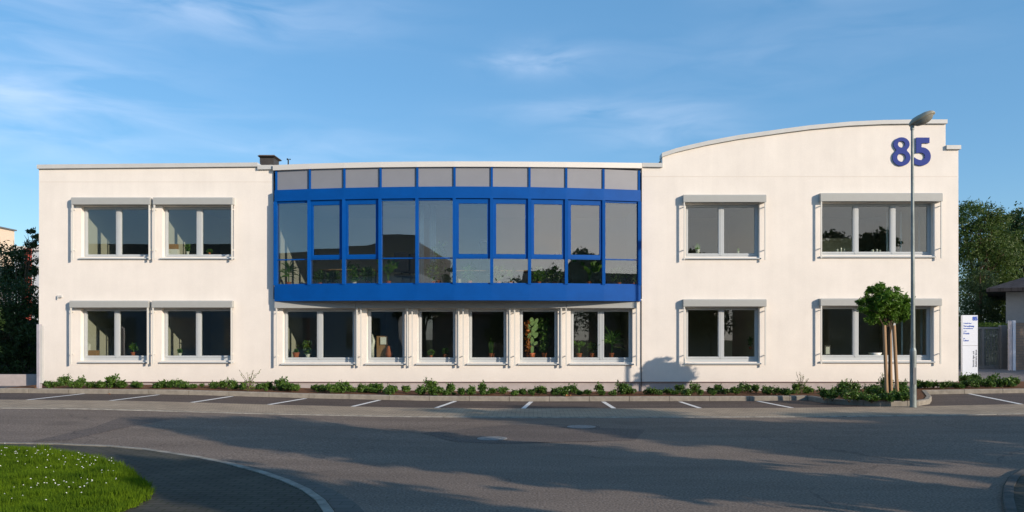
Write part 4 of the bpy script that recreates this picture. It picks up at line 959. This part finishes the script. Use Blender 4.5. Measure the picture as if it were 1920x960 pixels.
potted(835,671,YI,.20,'bush','bushy plant in a terracotta pot at the right of the third window under the bay',pr=.07,spread=1.2)
potted(922,671,YI,.60,'snake','upright sword leaved plant in a terracotta pot alone in its window',pr=.085)
potted(990,671,YI+.02,1.08,'tall','tall plant with ruffled orange leaves beside the paddle cactus',pr=.06,spread=.45,lm='orangeleaf')
potted(998,671,YI-.06,1.12,'cactus','tall paddle cactus in a terracotta pot under the right half of the blue bay',pr=.09)
potted(1021,671,YI,1.10,'tall','tall dark leafy plant right of the paddle cactus',pr=.09,spread=.9)
potted(1086,671,YI,.36,'big','bright green plant in a terracotta pot in the rightmost window under the bay',pr=.085,lm='hedge')
potted(1111,671,YI,.5,'spike','dim dark plant in terracotta between the bright green plant and the mullion',pr=.085,lm='darkleaf')
potted(1147,671,YI,1.0,'spike','tall palm like plant in terracotta, rightmost window under the bay',pr=.09,spread=1.1)
potted(1407,655,YI+.25,.35,'bush','dark leafy plant half hidden in the lower right two pane window',spread=.5,pr=.05)
potted(1308,475,YI,.26,'snake','pale thin leaved plant in a white pot, upper two pane window on the right','whitepot',.07)
potted(1384,475,YI,.14,'snake','tiny sprig in a white pot on the right of the same upper window','whitepot',.035)
potted(352,477,YI,.26,'bush','small flowering plant beside the boxes in the upper left window','whitepot',.05,spread=.7)
potted(393,477,YI,.08,'bush','low plant on the right of the second upper left window',pr=.04,spread=2)
def thing_box(px0, px1, py0, py1, Y, m, name, label, cat, d=.2):
    a = AT(px0, py1, Y); c = AT(px1, py0, Y); return tag(MB().box(a.x, c.x, Y, Y+d, a.z, c.z).build(name, M[m], bevel=.006), label, cat)
thing_box(311,333,467,477,YI,'paper','paper_stack','stack of white papers in the second upper left window','papers',.15)
thing_box(311,331,457.5,466.8,YI,'card','cardboard_box','brown box on the stack of white papers','box',.15)
thing_box(159,180,657,667.5,YI+.12,'card','desk_box','orange brown box in the leftmost ground floor window','box',.2)
thing_box(163,168,645,656.8,YI+.12,'paper','paper_cup','white bottle on the orange brown box','bottle',.06)
thing_box(706,726,630,670,YI+.1,'card','poster_stack','stack of brown and white boards in the second window under the bay','boards',.06)
thing_box(713,724,632,646,YI+.06,'paper','paper_sheet','white sheet pinned on the brown boards','paper',.02)
p = AT(729,671,YI); tag(MB().lathe(p, [(.001,0),(.08,0),(.10,.12),(.06,.28),(.03,.36),(.001,.37)], 14).build('orange_vase', M['terra'], smooth=True), 'rounded orange vase right of the brown boards', 'vase')
p = AT(699,671,YI); b = MB().tube([(p.x,p.y,p.z),(p.x-.03,p.y,p.z+.3),(p.x+.02,p.y,p.z+.5),(p.x-.02,p.y,p.z+.72)], [.04,.07,.055,.015], 10); tag(b.build('white_vase', M['whitepot'], smooth=True), 'tall white curved vase left of the brown boards', 'vase')
p = AT(1641,668,YI); tag(MB().lathe(p, [(.001,0),(.14,0),(.2,.11),(.18,.11),(.001,.05)], 20).build('white_bowl', M['whitepot'], smooth=True), 'wide white bowl in the lower three pane window', 'bowl')
fr = empty('picture_frame', AT(1552,668,YI), 'dark framed picture leaning in the lower three pane window', 'picture')
a = AT(1546,667,YI+.05); c = AT(1558,647,YI+.05); MB().box(a.x,c.x,a.y,a.y+.02,a.z,c.z).build('frame', M['chim'], fr); MB().box(a.x+.04,c.x-.04,a.y-.004,a.y,a.z+.05,c.z-.05).build('picture', M['paper'], fr)
for k, (px, w, h) in enumerate(((1570,4,6),(1577,3,9),(1583,3,7),(1636,5,5),(1644,4,6),(1650,3,4))):
    p = AT(px, 472, YI); tag(MB().lathe(p, [(.001,0),(w/140,0),(w/120,h/120),(w/160,h/75),(.001,h/74)], 12).build('desk_jar', M['whitepot']), 'small white jar on the board of the upper three pane window', 'jar', 'white jars in the upper right window')
# curtain in the bay and vertical blinds on the right
b = MB()
def curtain(px0, px1, Y, z0, z1, n, label, amp=.05):
    a = AT(px0,0,Y).x; c = AT(px1,0,Y).x; b = MB(); N_ = n*6
    for i in range(N_+1):
        t = i/N_; x = a+(c-a)*t; y = Y+amp*math.sin(t*n*2*math.pi)
        b.v += [(x,y,z0),(x,y,z1)]
    for i in range(N_): b.f.append((2*i,2*i+2,2*i+3,2*i+1)); b.m.append(0)
    o = b.build('curtain', M['curtain'], smooth=True); s_ = o.modifiers.new('s','SOLIDIFY'); s_.thickness = .008; tag(o, label, 'curtain')
curtain(783,795,24.2,3.25,5.95,3,'narrow pale blue curtain at the left side of the fifth bay field')
curtain(806,818,24.9,3.25,5.95,3,'pale blue curtain hanging farther back in the fifth bay field')
for k, px in enumerate((1662,1669,1688,1722,1728)):
    curtain(px,px+3.2,25.2,3.25,5.7,1,('leftmost narrow blind in the upper right window','second narrow blind in the upper right window','narrow blind right of the second mullion upstairs','narrow blind near the right jamb upstairs','rightmost narrow blind in the upper right window')[k], .01)
curtain(1690,1693,24.9,.35,2.6,1,'narrow pale blind behind the lamp post downstairs', .01); curtain(1726,1730,24.9,.35,2.6,1,'narrow pale blind near the right jamb downstairs', .01)
# plants in the bay
bz = 533
def bp(px, h, kind, lab, **k):
    Y = AY(px, -.20, K); z = ZB['lb']-.012; py = 635-(z-1.7)*1500/Y; potted(px, py, Y, h*1.15, kind, lab, **k)
bp(541,.82,'spike','tall dracaena in the first field of the blue bay',spread=.8,pr=.08)
bp(600,.35,'bush','low dark plant left in the second bay field',lm='darkleaf',spread=1.3,pr=.06)
bp(625,.35,'bush','low dark plant right in the second bay field',lm='darkleaf',spread=1.3,pr=.06)
bp(664,.48,'tall','pale leafed plant in a white pot in the third bay field',pot='whitepot',spread=.9,pr=.07,lm='olive')
bp(690,.42,'bush','round green plant right in the third bay field',spread=1.2,pr=.07)
bp(728,.52,'big','large leafed bright plant in the fourth bay field',lm='hedge',pr=.08)
bp(812,.55,'bush','light green bushy plant behind the tall one in the fifth bay field',pr=.07,lm='olive')
bp(823,1.05,'tall','tall bushy plant in front of the curtain in the fifth bay field',pr=.09,spread=1.1,lm='hedge')
bp(880,.5,'bush','green brown plant in the sixth bay field',pr=.08,lm='olive')
bp(934,.45,'tall','feathery plant left in the seventh bay field',pr=.07,spread=1)
bp(958,.5,'spike','spiky plant right in the seventh bay field',pr=.07)
bp(1010,.42,'bush','bushy plant left in the eighth bay field',pr=.07,spread=1.2,lm='hedge')
bp(1040,.5,'bush','dark plant right in the eighth bay field',pr=.07,lm='darkleaf')
bp(1105,.58,'big','big leafed bright plant in the ninth bay field',pr=.08,lm='hedge',spread=1.4)
bp(1160,.45,'bush','dark green plant left in the last bay field',pr=.07,lm='darkleaf',spread=1.5)
bp(1185,.5,'bush','dark green plant at the right end of the bay',pr=.07,lm='darkleaf',spread=1.2)
# floor lamp in the bay, chairs and desk
fl = empty('floor_lamp', AT(900,560,25.2), 'black arched floor lamp inside the sixth bay field', 'lamp')
p = AT(900,0,25.2); z1 = AT(0,452,25.2).z; MB().lathe((p.x,p.y,3.22), [(.001,0),(.15,0),(.15,.03),(.001,.035)], 16).build('base', M['black'], fl)
MB().tube([(p.x,p.y,3.24),(p.x-.03,p.y,z1-.1),(p.x,p.y,z1),(p.x+.12,p.y,z1+.03)], .012, 8).build('stem', M['black'], fl)
MB().lathe((p.x+.14,p.y,z1-.04), [(.17,0),(.14,.05),(.05,.08),(.001,.085)], 16).build('lamp_shade', M['chim'], fl)
def chair(px, Y, rz, label):
    p = AT(px,0,Y); t = empty('office_chair', (p.x,Y,3.22), label, 'chair', 'office chairs in the bay')
    x, y, z = p.x, Y, 3.22
    MB().box(x-.24,x+.24,y-.22,y+.22,z+.44,z+.52).build('seat', M['chair'], t, bevel=.03)
    MB().box(x-.22,x+.22,y-.26,y-.20,z+.58,z+1.2).build('backrest', M['chair'], t, bevel=.025)
    b = MB().tube([(x,y,z+.06),(x,y,z+.44)], .03, 8)
    for k in range(5): a = k*1.2566; b.tube([(x,y,z+.1),(x+.28*math.cos(a),y+.28*math.sin(a),z+.04)], .02, 6)
    b.bar((x,y-.2,z+.46),(x,y-.235,z+.8), .05, .02); b.build('base', M['black'], t)
chair(755,25.4,0,'black office chair with a tall backrest in the fourth bay field'); chair(770,25.9,0,'black office chair set farther back in the fourth bay field'); chair(1052,25.6,0,'black office chair in the eighth bay field')
for x0_, x1_, Y, lab in ((600,700,26,'long wooden desk behind the left bay fields'),(850,1000,26.4,'long wooden desk behind the middle bay fields')):
    a, c = AT(x0_,0,Y).x, AT(x1_,0,Y).x; t = empty('office_desk', ((a+c)/2,Y,3.22), lab, 'desk')
    MB().box(a,c,Y,Y+.8,3.93,3.96).build('desktop', M['wood'], t)
    for xx in (a+.05, c-.09):
        for yy in (Y+.05, Y+.71): MB().box(xx,xx+.04,yy,yy+.04,3.22,3.93).build('leg', M['black'], t)

# ------------------------------------------------------------------ behind and beside the camera (shadows and reflections)
cast_tree('broadleaf_tree', [(-5.6,14.6,6.0,.85),(-4.0,13.9,5.3,1.3),(-2.2,12.7,4.5,1.45),(0,11.2,3.7,1.4),(1.8,10.4,3.0,1.2)], (7.9,4.3), M['darkleaf'], 26000, 'dense tree on the right verge nearest the side road', 51, 0)
cast_tree('broadleaf_tree', [(-.1,17.1,6.6,1.0),(1.6,18.2,6.8,1.0),(2.3,16.6,6.3,1.3),(3.0,15.2,5.7,1.5),(5.0,14.2,5.2,1.4),(3.5,13.5,4.8,1.4),(7.0,14.6,5.2,1.0),(8.8,14.3,4.9,.9)], (15.8,5.2), M['darkleaf'], 22000, 'broad tree in the middle of the right verge', 52, 0)
cast_tree('broadleaf_tree', [(8.0,16.4,5.8,1.0),(9.4,15.6,5.3,1.1),(10.2,14.6,5.0,1.0)], (23.0,5.6), M['darkleaf'], 7000, 'broad tree at the far end of the right verge', 53, .2)
cast_tree('broadleaf_tree', [(-3.7,9.5,5.0,.8),(-2.5,8.6,4.5,1.0),(-1.0,7.4,4.0,1.05),(.7,6.1,3.4,1.05),(2.2,5.0,2.9,1.0)], (8.8,.3), M['darkleaf'], 12000, 'small tree on the right verge beside the photographer', 54, 0)
cast_tree('broadleaf_tree', [(5.4,7.4,3.9,.85),(6.6,8.3,4.2,.8),(7.6,10.2,4.8,.7)], (15.6,.6), M['darkleaf'], 4000, 'thin crowned tree in the back row of the right verge', 55, .2)
hall = empty('arched_hall', (-21,-13,0), 'grey hall with a low arched roof across the road behind the camera', 'building')
hx0, hx1, hY = -42, -9.5, -8
MB().box(hx0,hx1,hY-14,hY,0,6.2).build('wall', M['greywall'], hall)
b = MB(); prof_ = [(hx0,6.2),(hx0,8.35)] + [(-19+9.5*k/12, 8.0+.95*math.sin(math.pi*(.12+.76*k/12))) for k in range(13)] + [(hx1,6.2)]; b.prism(prof_, hY-14, hY+.2); b.build('roof', M['roof'], hall)
for k in range(7): MB().box(hx0+3+k*4.3, hx0+5.4+k*4.3, hY, hY+.05, 1, 3.2).build('window', M['glass'], hall)
for k, (x, w, hgt) in enumerate(((-3,10,3.6),(10,10,4.8),(24,12,5.0),(40,12,4.8))):
    t = empty('brick_house', (x,-18,0), ('low brick house straight behind the camera','second low brick house behind the camera to the right','third low brick house behind the camera to the right','farthest low brick house behind the camera')[k], 'house', 'houses across the road')
    MB().box(x-w/2,x+w/2,-24,-15,0,hgt).build('wall', M['brick'], t)
    b = MB(); b.add([(x-w/2-.4,-24.4,hgt),(x+w/2+.4,-24.4,hgt),(x+w/2+.4,-14.6,hgt),(x-w/2-.4,-14.6,hgt),(x-w/2-.4,-19.5,hgt+2.6),(x+w/2+.4,-19.5,hgt+2.6)], [(3,2,1,0),(0,1,5,4),(2,3,4,5),(0,4,3),(1,2,5)]); b.build('roof', M['tile'], t)
    for dx in (-3,0,3): MB().box(x+dx-.6,x+dx+.6,-15,-14.95,1,2.4).build('window', M['glass'], t)
for k, (x, y, h, r) in enumerate(((-7.6,-7.5,7.0,1.5),(-1.5,-13,5.0,2.0),(3,-12.5,6.2,2.1),(8,-12,6.9,2.2),(13.5,-12.5,6.3,2.2),(19,-12,5.4,2.2),(28,-12,4.6,2.0),(35,-13,5,2.1),(-30,-5,5,1.6))):
    tree('garden_tree', (x,y,0), h*.35, [((x,y,h*.62),(r,r,r*1.0)),((x+.8,y,h*.85),r*.6),((x-1,y,h*.5),r*.7)], 3200, .24, M['darkleaf'],
         'round garden tree in the row before the houses behind the camera', 60+k, .13, 'garden trees behind the camera')
